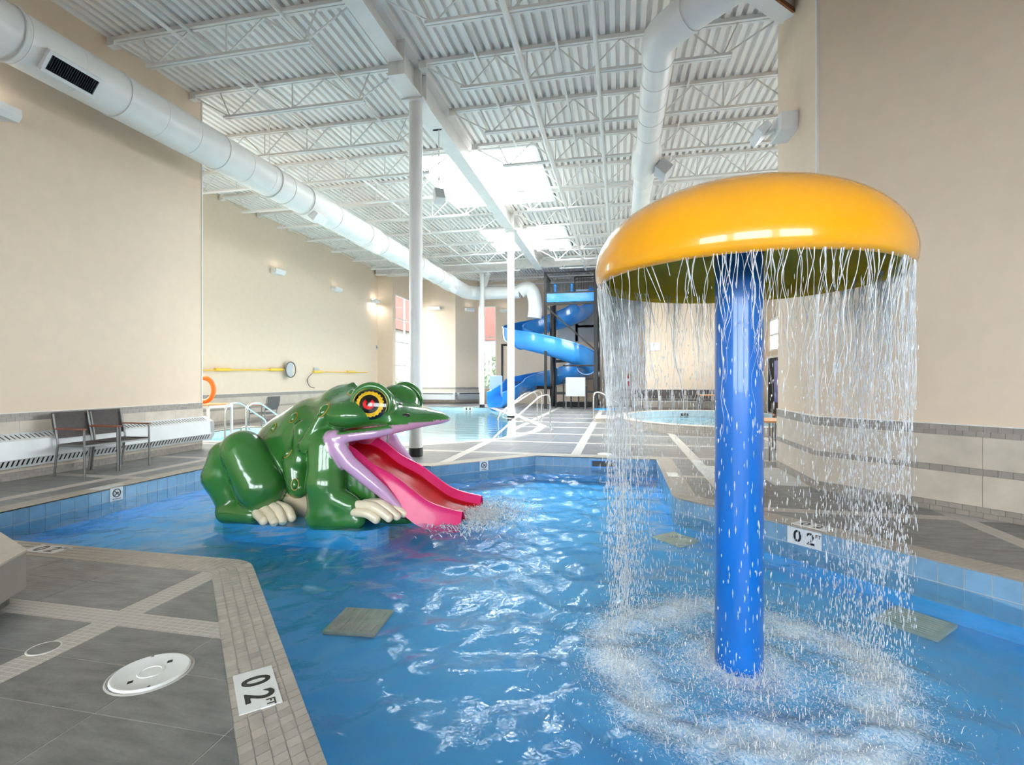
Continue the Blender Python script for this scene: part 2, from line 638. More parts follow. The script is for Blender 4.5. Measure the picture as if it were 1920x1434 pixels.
# ------------------------------------------------------------------ plan polygons
WL = -0.18                                   # water level
FLOOR_B = -0.43                              # pool bottom
P1 = [(-6.13, 3.28), (-2.68, 3.28), (3.6, -3.0), (6.62, 0.03), (0.60, 6.05), (0.60, 8.80), (-1.45, 8.80), (-2.85, 7.40), (-6.13, 7.40)]
P1A = [(-6.13, 3.28), (-2.68, 3.28), (0.60, 6.05), (0.60, 7.40), (-6.13, 7.40)]
P1B = [(-2.68, 3.28), (3.6, -3.0), (6.62, 0.03), (0.60, 6.05)]
P1C = [(-2.85, 7.40), (0.60, 7.40), (0.60, 8.80), (-1.45, 8.80)]
P2 = [(-10.2, 9.45), (-4.75, 9.45), (-4.03, 9.86), (-3.05, 10.72), (-2.5, 11.7), (-2.23, 13.0), (-2.27, 14.4), (-2.85, 15.75), (-4.2, 19.4), (-5.0, 23.3), (-9.4, 23.3), (-10.2, 20.5)]
TUB_C, TUB_A, TUB_B = (2.65, 15.9), 2.75, 3.35
P3 = [(TUB_C[0] + (TUB_A - .3) * math.cos(2 * PI * k / 40), TUB_C[1] + (TUB_B - .3) * math.sin(2 * PI * k / 40)) for k in range(40)]


def round_corner(a, b, c, r, n=8):
    a, b, c = Vector((*a, 0)), Vector((*b, 0)), Vector((*c, 0))
    d0, d1 = (a - b).normalized(), (c - b).normalized()
    ang = d0.angle(d1)
    t = r / math.tan(ang / 2)
    p, q = b + d0 * t, b + d1 * t
    bis = (d0 + d1).normalized()
    o = b + bis * (r / math.sin(ang / 2))
    a0 = math.atan2(p.y - o.y, p.x - o.x)
    a1 = math.atan2(q.y - o.y, q.x - o.x)
    da = (a1 - a0 + PI) % (2 * PI) - PI
    return [(o.x + r * math.cos(a0 + da * k / n), o.y + r * math.sin(a0 + da * k / n)) for k in range(n + 1)]


arc1 = round_corner(P1[0], P1[1], P1[2], 0.32)
arc2 = round_corner(P1[3], P1[4], P1[5], 0.32)
P1R = [P1[0]] + arc1 + [P1[2], P1[3]] + arc2 + P1[5:]


def clip(poly, a, b, keep_left):
    """keep the part of a convex polygon on one side of the line a->b"""
    out = []
    n = len(poly)

    def side(p):
        s = (b[0] - a[0]) * (p[1] - a[1]) - (b[1] - a[1]) * (p[0] - a[0])
        return s if keep_left else -s
    for i in range(n):
        p, q = poly[i], poly[(i + 1) % n]
        sp, sq = side(p), side(q)
        if sp >= 0:
            out.append(p)
        if (sp > 0 and sq < 0) or (sp < 0 and sq > 0):
            t = sp / (sp - sq)
            out.append((p[0] + (q[0] - p[0]) * t, p[1] + (q[1] - p[1]) * t))
    return out


def parea(p):
    return abs(sum(p[i][0] * p[(i + 1) % len(p)][1] - p[(i + 1) % len(p)][0] * p[i][1] for i in range(len(p)))) / 2


def subtract(poly, hole):
    """convex polygon minus convex CCW hole -> convex pieces"""
    xs = [p[0] for p in poly]; ys = [p[1] for p in poly]
    hx = [p[0] for p in hole]; hy = [p[1] for p in hole]
    if max(xs) <= min(hx) or min(xs) >= max(hx) or max(ys) <= min(hy) or min(ys) >= max(hy):
        return [poly]
    out, rest = [], poly
    for i in range(len(hole)):
        a, b = hole[i], hole[(i + 1) % len(hole)]
        o = clip(rest, a, b, False)
        if len(o) > 2 and parea(o) > 1e-5:
            out.append(o)
        rest = clip(rest, a, b, True)
        if len(rest) < 3 or parea(rest) < 1e-6:
            break
    return out


def ccw(p):
    s = sum(p[i][0] * p[(i + 1) % len(p)][1] - p[(i + 1) % len(p)][0] * p[i][1] for i in range(len(p)))
    return p if s > 0 else p[::-1]


def expand(poly, w):
    n = len(poly)
    out = []
    for i in range(n):
        p0, p1, p2 = [Vector((*poly[(i + k) % n], 0)) for k in (-1, 0, 1)]
        d0, d1 = (p1 - p0).normalized(), (p2 - p1).normalized()
        n0, n1 = Vector((d0.y, -d0.x, 0)), Vector((d1.y, -d1.x, 0))
        b = (n0 + n1)
        b = b / max(b.length_squared, 1e-9) * 2
        out.append((p1.x + b.x * w, p1.y + b.y * w))
    return out


tri1 = [ccw([P1[1], arc1[i], arc1[i + 1]]) for i in range(len(arc1) - 1)]
tri2 = [ccw([P1[4], arc2[i], arc2[i + 1]]) for i in range(len(arc2) - 1)]
HOLES = [P1A, P1B, P1C, P2, P3] + tri1 + tri2
CW = 0.26                                     # coping width
P2W = 0.22
P1AE = [(-6.13 - CW, 3.28 - CW), (-2.68 - CW * math.tan(R(22.5)), 3.28 - CW), (0.60 + CW, 6.05 + CW * math.tan(R(22.5))), (0.60 + CW, 7.40 + CW), (-6.13 - CW, 7.40 + CW)]
P1BE = [(-2.68 - CW * math.tan(R(22.5)), 3.28 - CW), (3.6, -3.0 - CW * 1.4142), (6.62 + CW * 1.4142, 0.03), (0.60 + CW, 6.05 + CW * math.tan(R(22.5)))]
P1CE = [(-2.85 - CW * 0.41, 7.40 + CW), (-2.85, 7.0), (0.60 + CW, 7.0), (0.60 + CW, 8.80 + CW), (-1.45 - CW * math.tan(R(22.5)), 8.80 + CW)]
P2E = expand(P2, P2W)
TUBE_ = [(TUB_C[0] + TUB_A * math.cos(2 * PI * k / 40), TUB_C[1] + TUB_B * math.sin(2 * PI * k / 40)) for k in range(40)]
HOLES_T = [P1AE, P1BE, ccw(P1CE), P2E, TUBE_]


def cut_all(poly, holes):
    ps = [poly]
    for h in holes:
        ps = [q for p in ps for q in subtract(p, h)]
    return ps


# ------------------------------------------------------------------ floor, coping, pool basins
mb = MB()
XS = [-12.0, -8, -4, 0, 4, 9.4]
YS = [-6.2, -2, 2, 6, 10, 14, 18, 22, 28.5]
for i in range(len(XS) - 1):
    for j in range(len(YS) - 1):
        for q in cut_all([(XS[i], YS[j]), (XS[i + 1], YS[j]), (XS[i + 1], YS[j + 1]), (XS[i], YS[j + 1])], HOLES):
            mb.prism(q, -0.03, -0.0018)
floor = mb.build('floor', M['grout'])
tag(floor, 'dark grey slate tiled pool deck with pale mosaic strips', kind='structure')

SX0, SXP, SXW = -2.77, 2.0, 0.17
SY0, SYP, SYW = 2.335, 1.675, 0.15
tiles, strips = [], []
xc = [SX0 + SXP * k for k in range(-5, 7)]
yc = [SY0 + SYP * k for k in range(-5, 16)]
for i in range(len(xc) - 1):
    xa, xb = xc[i] + SXW / 2, xc[i + 1] - SXW / 2
    for j in range(len(yc) - 1):
        ya, yb = yc[j] + SYW / 2, yc[j + 1] - SYW / 2
        for a in range(3):
            for b in range(5):
                g = 0.003
                x0, x1 = xa + (xb - xa) * a / 3 + g, xa + (xb - xa) * (a + 1) / 3 - g
                y0, y1 = ya + (yb - ya) * b / 5 + g, ya + (yb - ya) * (b + 1) / 5 - g
                tiles.append([(x0, y0), (x1, y0), (x1, y1), (x0, y1)])
        strips.append([(xa, yc[j] - SYW / 2), (xb, yc[j] - SYW / 2), (xb, yc[j] + SYW / 2), (xa, yc[j] + SYW / 2)])
    for j in range(len(yc) - 1):
        strips.append([(xc[i] - SXW / 2, yc[j] - SYW / 2), (xc[i] + SXW / 2, yc[j] - SYW / 2), (xc[i] + SXW / 2, yc[j + 1] - SYW / 2), (xc[i] - SXW / 2, yc[j + 1] - SYW / 2)])


def in_room(p):
    x, y = p
    if y > 28 or x < -11.4 or x > 8.9: return False
    if y < 8.33 and x < -7.95: return False
    if y < 8.4 and x + y > 9.3: return False
    return True


def in_view(p, m=0.0):
    c, s = math.cos(CAM_A), math.sin(CAM_A)
    f = -s * p[0] + c * p[1]
    r = c * p[0] + s * p[1]
    return f > 1.2 and abs(r / f) < 1.06 and 1.35 / f * 950 < 760


def cen(q):
    return (sum(p[0] for p in q) / len(q), sum(p[1] for p in q) / len(q))


cand = []
rest = MB()
for t in tiles:
    c = cen(t)
    if not in_room(c): continue
    ps = cut_all(t, HOLES_T)
    if not ps: continue
    if in_view(c):
        cand.append((c[0] ** 2 + c[1] ** 2, ps))
    else:
        for q in ps: rest.prism(q, -0.006, 0.0)
cand.sort(key=lambda t: t[0])
for d, ps in cand[:295]:
    m1 = MB()
    for q in ps: m1.prism(q, -0.006, 0.0)
    m1.build('floor_tile', M['slate'], floor)
for d, ps in cand[295:]:
    for q in ps: rest.prism(q, -0.006, 0.0)
tag(rest.build('far_floor_tiles', M['slate'], floor), kind='stuff')
srest = MB()
for t in strips:
    c = cen(t)
    if not in_room(c): continue
    ps = cut_all(t, HOLES_T)
    if not ps: continue
    if in_view(c) and c[1] < 16:
        m1 = MB()
        for q in ps: m1.prism(q, -0.006, 0.0)
        m1.build('mosaic_strip', M['mosaic'], floor)
    else:
        for q in ps: srest.prism(q, -0.006, 0.0)
tag(srest.build('far_mosaic_strips', M['mosaic'], floor), kind='stuff')

# ---- first pool: coping mosaic, tile rows, basin
pool = thing('pool_basin', 'blue painted shallow wading pool with angled edges and taupe mosaic coping', 'pool', (-2, 5, 0), kind='structure')
n1 = len(P1R)
OUT = expand(P1R, CW)
mg = MB()
for i in range(n1):
    j = (i + 1) % n1
    mg.prism([P1R[i], P1R[j], OUT[j], OUT[i]], -0.03, -0.002)
mg.build('coping_grout', M['coping_grout'], pool)
ct = []
MARK = []                                     # coping places taken by depth markers (centre, half length along, half across)
mk1, mk2 = Vector((-1.545, 1.925)), Vector((-4.43, 3.155))
r_ = ray(1508, 1005); k_ = 6.65 / (r_[0] + r_[1])
mk3 = Vector((r_[0] * k_ + .095, r_[1] * k_ + .095))
mk4 = Vector((.60 + .13, atz(1264, 890, 0).y))
mk5 = Vector((-6.26, atx(200, 909, -6.26).y))
for i in range(n1):
    j = (i + 1) % n1
    a, b, c, d = [Vector(p) for p in (P1R[i], P1R[j], OUT[j], OUT[i])]
    L = ((b - a).length + (c - d).length) / 2
    if L < 1e-3: continue
    nn = max(1, round(L / 0.05))
    for s in range(nn):
        for k in range(5):
            def P(u, w): return (a.lerp(b, u)).lerp(d.lerp(c, u), w)
            gu, gw = 0.0022 / L, 0.0022 / CW
            q = [P(s / nn + gu, k / 5 + gw), P((s + 1) / nn - gu, k / 5 + gw), P((s + 1) / nn - gu, (k + 1) / 5 - gw), P(s / nn + gu, (k + 1) / 5 - gw)]
            ce = (q[0] + q[2]) / 2
            skip = False
            for mk, ux in ((mk1, Vector((0.7071, -0.7071))), (mk2, Vector((1, 0))), (mk3, Vector((0.7071, -0.7071))), (mk4, Vector((0, -1))), (mk5, Vector((0, 1)))):
                dd = ce - mk
                if abs(dd.dot(ux)) < 0.150 and abs(dd.dot(Vector((-ux.y, ux.x)))) < 0.072: skip = True
            if skip: continue
            ct.append((ce.length, [tuple(p) for p in q]))
ct.sort(key=lambda t: (0 if in_view(cen(t[1])) else 1, t[0]))
for d, q in ct[:295]:
    MB().prism(q, -0.004, 0.001).build('coping_tile', M['coping'], pool)
mr_ = MB()
for d, q in ct[295:]:
    mr_.prism(q, -0.004, 0.001)
tag(mr_.build('far_coping_tiles', M['coping'], pool), kind='stuff')

wallm, row2 = MB(), MB()
nt_ = 0
for i in range(n1):
    j = (i + 1) % n1
    a, b = Vector((*P1R[i], 0)), Vector((*P1R[j], 0))
    d = (b - a)
    L = d.length
    if L < 1e-3: continue
    d.normalize()
    no = Vector((d.y, -d.x, 0))                # outwards
    wallm.add([a + no * .006 + Vector((0, 0, -.03)), b + no * .006 + Vector((0, 0, -.03)), b + no * .006 + Vector((0, 0, FLOOR_B)), a + no * .006 + Vector((0, 0, FLOOR_B))], [(3, 2, 1, 0)])
    nn = max(1, round(L / 0.152))
    tw = L / nn
    for s in range(nn):
        mid = a + d * (s + .5) * tw
        t1 = MB().obox(mid + no * .003 + Vector((0, 0, -.085)), d * (tw / 2 - .0035), no * .004, Vector((0, 0, .073)))
        if in_view((mid.x, mid.y)) or mid.length < 3:
            if mid.length < 16 and not (mid.y < 3.2 and mid.x < 1.5):
                t1.build('waterline_tile', M['blue_tile'], pool)
                nt_ += 1
            else:
                row2.v, row2.f, row2.mi = row2.v, row2.f, row2.mi
                row2.add(t1.v, t1.f)
        else:
            row2.add(t1.v, t1.f)
        row2.obox(mid + no * .003 + Vector((0, 0, -.237)), d * (tw / 2 - .002), no * .004, Vector((0, 0, .073)))
tag(row2.build('lower_waterline_tiles', M['blue_tile'], pool), kind='stuff')
wallm.build('basin_wall', M['basin'], pool)
gm = MB()
for i in range(n1):
    j = (i + 1) % n1
    a, b = Vector((*P1R[i], 0)), Vector((*P1R[j], 0))
    d = (b - a)
    if d.length < 1e-3: continue
    d.normalize()
    no = Vector((d.y, -d.x, 0))
    gm.add([a + no * .003 + Vector((0, 0, -.004)), b + no * .003 + Vector((0, 0, -.004)), b + no * .003 + Vector((0, 0, -.312)), a + no * .003 + Vector((0, 0, -.312))], [(3, 2, 1, 0)])
gm.build('tile_grout', M['tile_grout'], pool)
mb = MB()
for k, h in enumerate([P1A, P1B, P1C] + tri1 + tri2):
    mb.prism(expand(ccw(h), .012), FLOOR_B - 0.03, FLOOR_B - .0012 * k)
mb.build('basin_floor', M['basin'], pool)


# ---- water surface of the first pool (real ripples)
def inside(px, py, polys):
    res = np.zeros(px.shape, bool)
    for p in polys:
        ok = np.ones(px.shape, bool)
        for i in range(len(p)):
            a, b = p[i], p[(i + 1) % len(p)]
            ok &= ((b[0] - a[0]) * (py - a[1]) - (b[1] - a[1]) * (px - a[0])) >= 0
        res |= ok
    return res


POLE = (0.625, 2.91)
TONGUE_END = (-1.62, 5.5)


def ripples(X, Y, terms, seed, amp):
    r = np.random.default_rng(seed)
    Z = np.zeros_like(X)
    wx = X + 0.10 * np.sin(1.7 * Y + 0.6 * X) + 0.05 * np.sin(4.1 * X + 2.2 * Y)
    wy = Y + 0.10 * np.sin(1.4 * X - 0.8 * Y) + 0.05 * np.sin(3.7 * Y - 2.9 * X)
    for _ in range(terms):
        lam = 0.13 * (5.0 ** r.random())
        th = r.normal(1.35, 0.75)
        k = 2 * PI / lam
        Z += (lam ** 1.05) * np.sin(k * (wx * math.cos(th) + wy * math.sin(th)) + r.random() * 6.28)
    return Z / math.sqrt(terms) * amp


STEP = 0.021
gx = np.arange(-6.3, 6.7, STEP)
gy = np.arange(-3.2, 9.0, STEP)
GX, GY = np.meshgrid(gx, gy, indexing='ij')
Z = ripples(GX, GY, 34, 3, 0.029)
rp_ = np.hypot(GX - POLE[0], GY - POLE[1])
chop = np.exp(-((rp_ - 0.66) / 0.30) ** 2)
Z += chop * (ripples(GX * 3.2, GY * 3.2, 22, 5, 0.016)) * 1.2
Z += 0.006 * np.sin(2 * PI * rp_ / 0.21) * np.exp(-rp_ / 1.4)
dt = np.hypot((GX - TONGUE_END[0]) / 1.0, (GY - TONGUE_END[1]) / 0.9)
Z += np.exp(-(dt / 0.45) ** 2) * ripples(GX * 2.5, GY * 2.5, 20, 9, 0.02) * 1.4
ang_ = np.arctan2(GY - POLE[1], GX - POLE[0])
lump = .92 + .14 * np.sin(ang_ * 3 + 1.1) * np.sin(ang_ * 7 + .4) + .08 * np.sin(ang_ * 13 + 2)
foam = 0.47 * lump * np.exp(-((rp_ - 0.68 - .05 * np.sin(ang_ * 5)) / 0.20) ** 2) + 0.55 * np.exp(-(rp_ / 0.27) ** 2) + 0.20 * np.exp(-(rp_ / .95) ** 4)
foam = np.maximum(foam, 0.62 * np.exp(-(np.hypot((GX + 1.52), (GY - 5.5) / 1.3) / 0.33) ** 2))
P1F = [expand(P1A, .003), expand(P1B, .003), expand(P1C, .003)] + tri1 + tri2
ins = inside(GX, GY, P1F)
ids = np.full(GX.shape, -1, np.int64)
fi = ins[:-1, :-1] & ins[1:, :-1] & ins[1:, 1:] & ins[:-1, 1:]
use = np.zeros(GX.shape, bool)
use[:-1, :-1] |= fi; use[1:, :-1] |= fi; use[1:, 1:] |= fi; use[:-1, 1:] |= fi
ids[use] = np.arange(use.sum())
V = np.stack([GX[use], GY[use], WL + Z[use]], 1)
I, J = np.nonzero(fi)
Q = np.stack([ids[I, J], ids[I + 1, J], ids[I + 1, J + 1], ids[I, J + 1]], 1)
water = np_mesh('pool_water', V, Q, M['water'])
at_ = water.data.attributes.new('foam', 'FLOAT', 'POINT')
at_.data.foreach_set('value', foam[use].astype(np.float32))
aer = 0.72 * np.exp(-(rp_ / 1.08) ** 3) + .10 * np.exp(-(rp_ / 2.2) ** 2)
aer = np.maximum(aer, 0.7 * np.exp(-(np.hypot((GX + 1.52), (GY - 5.5) / 1.3) / 0.45) ** 4))
at2 = water.data.attributes.new('aeration', 'FLOAT', 'POINT')
at2.data.foreach_set('value', aer[use].astype(np.float32))
tag(water, 'rippled clear water filling the blue wading pool', kind='structure')

# ---- second pool
pool2 = thing('lap_pool', 'pale turquoise swimming pool in the middle distance with curved near edge', 'pool', (-6, 14, 0), kind='structure')
n2 = len(P2)
mb, mt, mw = MB(), MB(), MB()
for i in range(n2):
    j = (i + 1) % n2
    mb.prism([P2[i], P2[j], P2E[j], P2E[i]], -0.02, 0.001)
    a, b = Vector((*P2[i], 0)), Vector((*P2[j], 0))
    d = b - a
    L = d.length
    d.normalize()
    no = Vector((d.y, -d.x, 0))
    mw.add([a + no * .004 + Vector((0, 0, -.02)), b + no * .004 + Vector((0, 0, -.02)), b + no * .004 + Vector((0, 0, -1.3)), a + no * .004 + Vector((0, 0, -1.3))], [(3, 2, 1, 0)])
    nn = max(1, round(L / 0.2))
    for s in range(nn):
        mid = a + d * (s + .5) * L / nn
        mt.obox(mid + no * .002 + Vector((0, 0, -.12)), d * (L / nn / 2 - .003), no * .004, Vector((0, 0, .10)))
mb.build('coping', M['mosaic'], pool2)
mw.build('basin_wall', M['pale_basin'], pool2)
tag(mt.build('waterline_tiles', M['pale_tile'], pool2), kind='stuff')
MB().prism(P2, -1.35, -1.3).build('basin_floor', M['pale_basin'], pool2)


def flat_water(name, poly, z, step, seed, amp, label, m):
    xs = [p[0] for p in poly]; ys = [p[1] for p in poly]
    gx = np.arange(min(xs), max(xs) + step, step); gy = np.arange(min(ys), max(ys) + step, step)
    GX, GY = np.meshgrid(gx, gy, indexing='ij')
    ins = inside(GX, GY, [expand(poly, .02)])
    fi = ins[:-1, :-1] & ins[1:, :-1] & ins[1:, 1:] & ins[:-1, 1:]
    use = np.zeros(GX.shape, bool)
    use[:-1, :-1] |= fi; use[1:, :-1] |= fi; use[1:, 1:] |= fi; use[:-1, 1:] |= fi
    ids = np.full(GX.shape, -1, np.int64)
    ids[use] = np.arange(use.sum())
    Z = ripples(GX, GY, 16, seed, amp)
    V = np.stack([GX[use], GY[use], z + Z[use]], 1)
    I, J = np.nonzero(fi)
    o = np_mesh(name, V, np.stack([ids[I, J], ids[I + 1, J], ids[I + 1, J + 1], ids[I, J + 1]], 1), m)
    return tag(o, label, kind='structure')


flat_water('lap_pool_water', P2, WL, 0.12, 4, 0.012, 'calm pale water of the swimming pool behind the frog', M['water_pale'])

# ---- hot tub with raised mosaic rim
tub = thing('hot_tub', 'round raised hot tub with beige mosaic rim behind the blue pole', 'hot tub', (*TUB_C, 0))
TH = 0.22
mb, mg = MB(), MB()
NT = 96


def tubpt(k, s): return (TUB_C[0] + (TUB_A + s) * math.cos(2 * PI * k / NT), TUB_C[1] + (TUB_B + s) * math.sin(2 * PI * k / NT))


for k in range(NT):
    for z0, z1 in ((0.0, 0.052), (0.056, 0.107), (0.111, 0.162), (0.166, 0.216)):
        for h in range(3):
            u0, u1 = k + h / 3 + .02, k + (h + 1) / 3 - .02
            a, b = tubpt(u0, 0), tubpt(u1, 0)
            a2, b2 = tubpt(u0, -.02), tubpt(u1, -.02)
            mb.prism([a2, a, b, b2], z0, z1)
    mg.prism([tubpt(k, -.004), tubpt(k + 1, -.004), tubpt(k + 1, -.3), tubpt(k, -.3)], 0.0, TH - .004)
tag(mb.build('rim_mosaic', M['coping'], tub), kind='stuff')
mg.build('rim_core', M['coping_grout'], tub)
mb = MB()
for k in range(NT):
    mb.prism([tubpt(k + .03, .01), tubpt(k + .97, .01), tubpt(k + .97, -.3), tubpt(k + .03, -.3)], TH - .003, TH + .004)
mb.build('rim_cap', M['slab'], tub)
mb = MB()
for k in range(NT):
    a, b = tubpt(k, -.3), tubpt(k + 1, -.3)
    mb.add([(*a, TH), (*b, TH), (*b, -.7), (*a, -.7)], [(0, 1, 2, 3)])
mb.build('inner_wall', M['pale_tile'], tub)
MB().prism(P3, -.75, -.7).build('basin_floor', M['pale_basin'], tub)
mb = MB()
c = Vector(tubpt(NT * .52, -.3)).to_3d() + Vector((0, 0, .17))
mb.obox(aty(1272, 777, TUB_C[1] + TUB_B - .36), (.34, 0, 0), (0, .02, 0), (0, 0, .045))
mb.build('skimmer_mouth', M['dark'], tub)
flat_water('hot_tub_water', P3, 0.02, 0.08, 8, 0.03, 'bubbling pale water inside the raised hot tub', M['water_pale'])
st = thing('entry_step', 'low tiled entry step at the left edge of the hot tub', 'step', (-0.25, 16.6, 0))
MB().box(-0.75, 16.0, 0, 0.35, 17.3, 0.10).build('step_body', M['coping'], st)
MB().box(-0.77, 15.98, 0.10, 0.35, 17.32, 0.125).build('step_tread', M['slab'], st)

# ------------------------------------------------------------------ walls
CEIL = 6.75


def wall(name, p0, p1, z0, z1, openings=(), th=0.2, m=None, label=None):
    """wall face from p0 to p1, room on the LEFT of the travel; openings are (s0, s1, z0, z1)"""
    a, b = Vector((*p0, 0)), Vector((*p1, 0))
    d = (b - a)
    L = d.length
    d.normalize()
    no = Vector((d.y, -d.x, 0))
    mb = MB()
    ss = sorted({0.0, L} | {s for o in openings for s in o[:2]})
    for s0, s1 in zip(ss, ss[1:]):
        zs = [(z0, z1)]
        for o in openings:
            if o[0] <= s0 + 1e-4 and o[1] >= s1 - 1e-4:
                zs = [(z0, o[2]), (o[3], z1)]
        for za, zb in zs:
            if zb - za < 1e-3: continue
            mb.obox(a + d * (s0 + s1) / 2 + no * th / 2 + Vector((0, 0, (za + zb) / 2)), d * (s1 - s0) / 2, no * th / 2, Vector((0, 0, (zb - za) / 2)))
    o = mb.build(name, m or M['wall'])
    return tag(o, label, kind='structure')


def wainscot(w, p0, p1, individual=True, skip_low=False):
    """brick bands and stone slabs on the lower part of a wall; room on the LEFT of travel"""
    a, b = Vector((*p0, 0)), Vector((*p1, 0))
    d = (b - a)
    L = d.length
    d.normalize()
    nin = Vector((-d.y, d.x, 0))
    stuff_b, stuff_s = MB(), MB()
    g = MB().obox(a + d * L / 2 + nin * .004 + Vector((0, 0, .4445)), d * L / 2, nin * .004, Vector((0, 0, .4445)))
    g.build('wainscot_grout', M['slab'], w)

    def piece(kind, s0, s1, z0, z1, m, acc):
        q = MB().obox(a + d * (s0 + s1) / 2 + nin * .012 + Vector((0, 0, (z0 + z1) / 2)), d * ((s1 - s0) / 2 - .0013), nin * .008, Vector((0, 0, (z1 - z0) / 2 - .0013)))
        if individual: q.build(kind, m, w)
        else: acc.add(q.v, q.f)
    rows = [(.0, .0535), (.0535, .107), (.412, .477), (.782, .8355), (.8355, .889)]
    for ri, (z0, z1) in enumerate(rows):
        bw = 0.105
        off = (ri % 2) * bw / 2
        s = -off
        while s < L - 1e-3:
            s0, s1 = max(0, s), min(L, s + bw)
            if s1 - s0 > .01: piece('brick', s0, s1, z0, z1, M['band'], stuff_b)
            s += bw
    for z0, z1 in ((.107, .412), (.477, .782)):
        s = 0
        while s < L - 1e-3:
            s1 = min(L, s + .61)
            piece('stone_slab', s, s1, z0, z1, M['slab'], stuff_s)
            s += .61
    if not individual:
        tag(stuff_b.build('brick_bands', M['band'], w), kind='stuff')
        tag(stuff_s.build('stone_slabs', M['slab'], w), kind='stuff')
    cap = MB().obox(a + d * L / 2 + nin * .011 + Vector((0, 0, .893)), d * L / 2, nin * .011, Vector((0, 0, .004)))
    cap.build('wainscot_cap', M['steel_white'], w)


wl = wall('wall_left', (-7.9, 8.33), (-7.9, -6.0), 0, CEIL, th=0.25, label='large plain beige wall at the left with grey tiled wainscot')
wainscot(wl, (-7.9, 8.33), (-7.9, 3.4))
wlr = wall('wall_left_return', (-11.5, 8.33), (-8.15, 8.33), 0, CEIL, th=0.25, label='short return wall hidden behind the left wall')
wbl = wall('wall_back_left', (-11.5, 22.7), (-11.5, 8.33), 0, CEIL, [(10.9, 13.9, 1.6, 4.4)], label='long set back beige wall with rescue poles')
wainscot(wbl, (-11.5, 22.7), (-11.5, 8.33), individual=False)
wj = wall('wall_alcove', (-10.7, 22.7), (-11.5, 22.7), 0, CEIL, label='narrow beige wall strip left of the tall corner window')
wwin = wall('wall_window', (-10.7, 25.9), (-10.7, 22.9), 0, CEIL, [(0.25, 2.9, 0.85, 5.5)], label='wall around the tall corner window')
wpil = wall('wall_pillar', (-8.6, 25.9), (-10.7, 25.9), 0, CEIL, label='broad beige pier beyond the near column')
wainscot(wpil, (-8.6, 25.9), (-10.7, 25.9), individual=False)
wang = wall('wall_pillar_side', (-7.6, 26.9), (-8.6, 25.9), 0, CEIL, label='angled shaded side of the beige pier')
wainscot(wang, (-7.6, 26.9), (-8.6, 25.9), individual=False)
wsl = wall('wall_slit', (-7.6, 27.3), (-7.6, 26.9), 0, CEIL, label='sliver of wall before the far slit window')
wfar = wall('wall_far', (-0.3, 27.3), (-7.6, 27.3), 0, CEIL, [(6.40, 7.28, 0.8, 5.4)], label='far beige wall behind the blue slide tower')
wfs = wall('wall_far_side', (-0.3, 24.6), (-0.3, 27.3), 0, CEIL, label='side wall right of the slide tower')
wfr = wall('wall_far_niche', (1.1, 24.6), (-0.3, 24.6), 0, CEIL, label='beige niche wall holding the fire extinguisher')
wainscot(wfr, (1.1, 24.6), (-0.3, 24.6), individual=False)
wft = wall('wall_far_return', (1.1, 23.2), (1.1, 24.6), 0, CEIL, label='return wall beside the fire extinguisher niche')
wht = wall('wall_hot_tub', (5.9, 23.0), (1.1, 23.0), 0, CEIL, label='beige wall behind the hot tub chairs')
wainscot(wht, (5.9, 23.0), (1.1, 23.0), individual=False)
wrr = wall('wall_right_recess', (5.9, 8.4), (5.9, 23.0), 0, CEIL, [(2.2, 11.0, 1.7, 5.2), (12.0, 13.9, 2.45, 3.75)], label='recessed right wall with upper windows')
wrc = wall('wall_right_corner_back', (2.56, 8.4), (5.9, 8.4), 0, CEIL, th=0.2, label='hidden back of the right corner')
wrs = wall('wall_right_side', (2.36, 6.83), (2.36, 8.4), 0, CEIL, label='narrow bright beige wall face at the right corner')
wainscot(wrs, (2.36, 6.83), (2.36, 8.4))
wrd = wall('wall_right', (9.19, 0.0), (2.36, 6.83), 0, CEIL, label='large angled plain beige wall at the right with stone wainscot')
wainscot(wrd, (5.6, 3.59), (2.36, 6.83))
wall('wall_right_near', (9.19, -6.0), (9.19, 0.0), 0, CEIL, label='near right wall beside the camera')
wbk = wall('wall_behind', (-7.9, -6.0), (9.19, -6.0), 0, CEIL, [(1.6, 5.4, 1.0, 4.1), (6.0, 9.8, 1.0, 4.1), (10.4, 14.2, 1.0, 4.1)], label='window wall behind the camera')


def corner_bead(name, x, y, z0, z1, label):
    o = MB().box(x - .012, y - .012, z0, x + .012, y + .012, z1).build(name, M['steel_white'])
    return tag(o, label, kind='structure')


corner_bead('trim_1', -7.9, 8.33, .0, CEIL, 'pale corner bead at the end of the left wall')
corner_bead('trim_2', 2.36, 6.83, .0, CEIL, 'pale corner bead at the right wall corner')


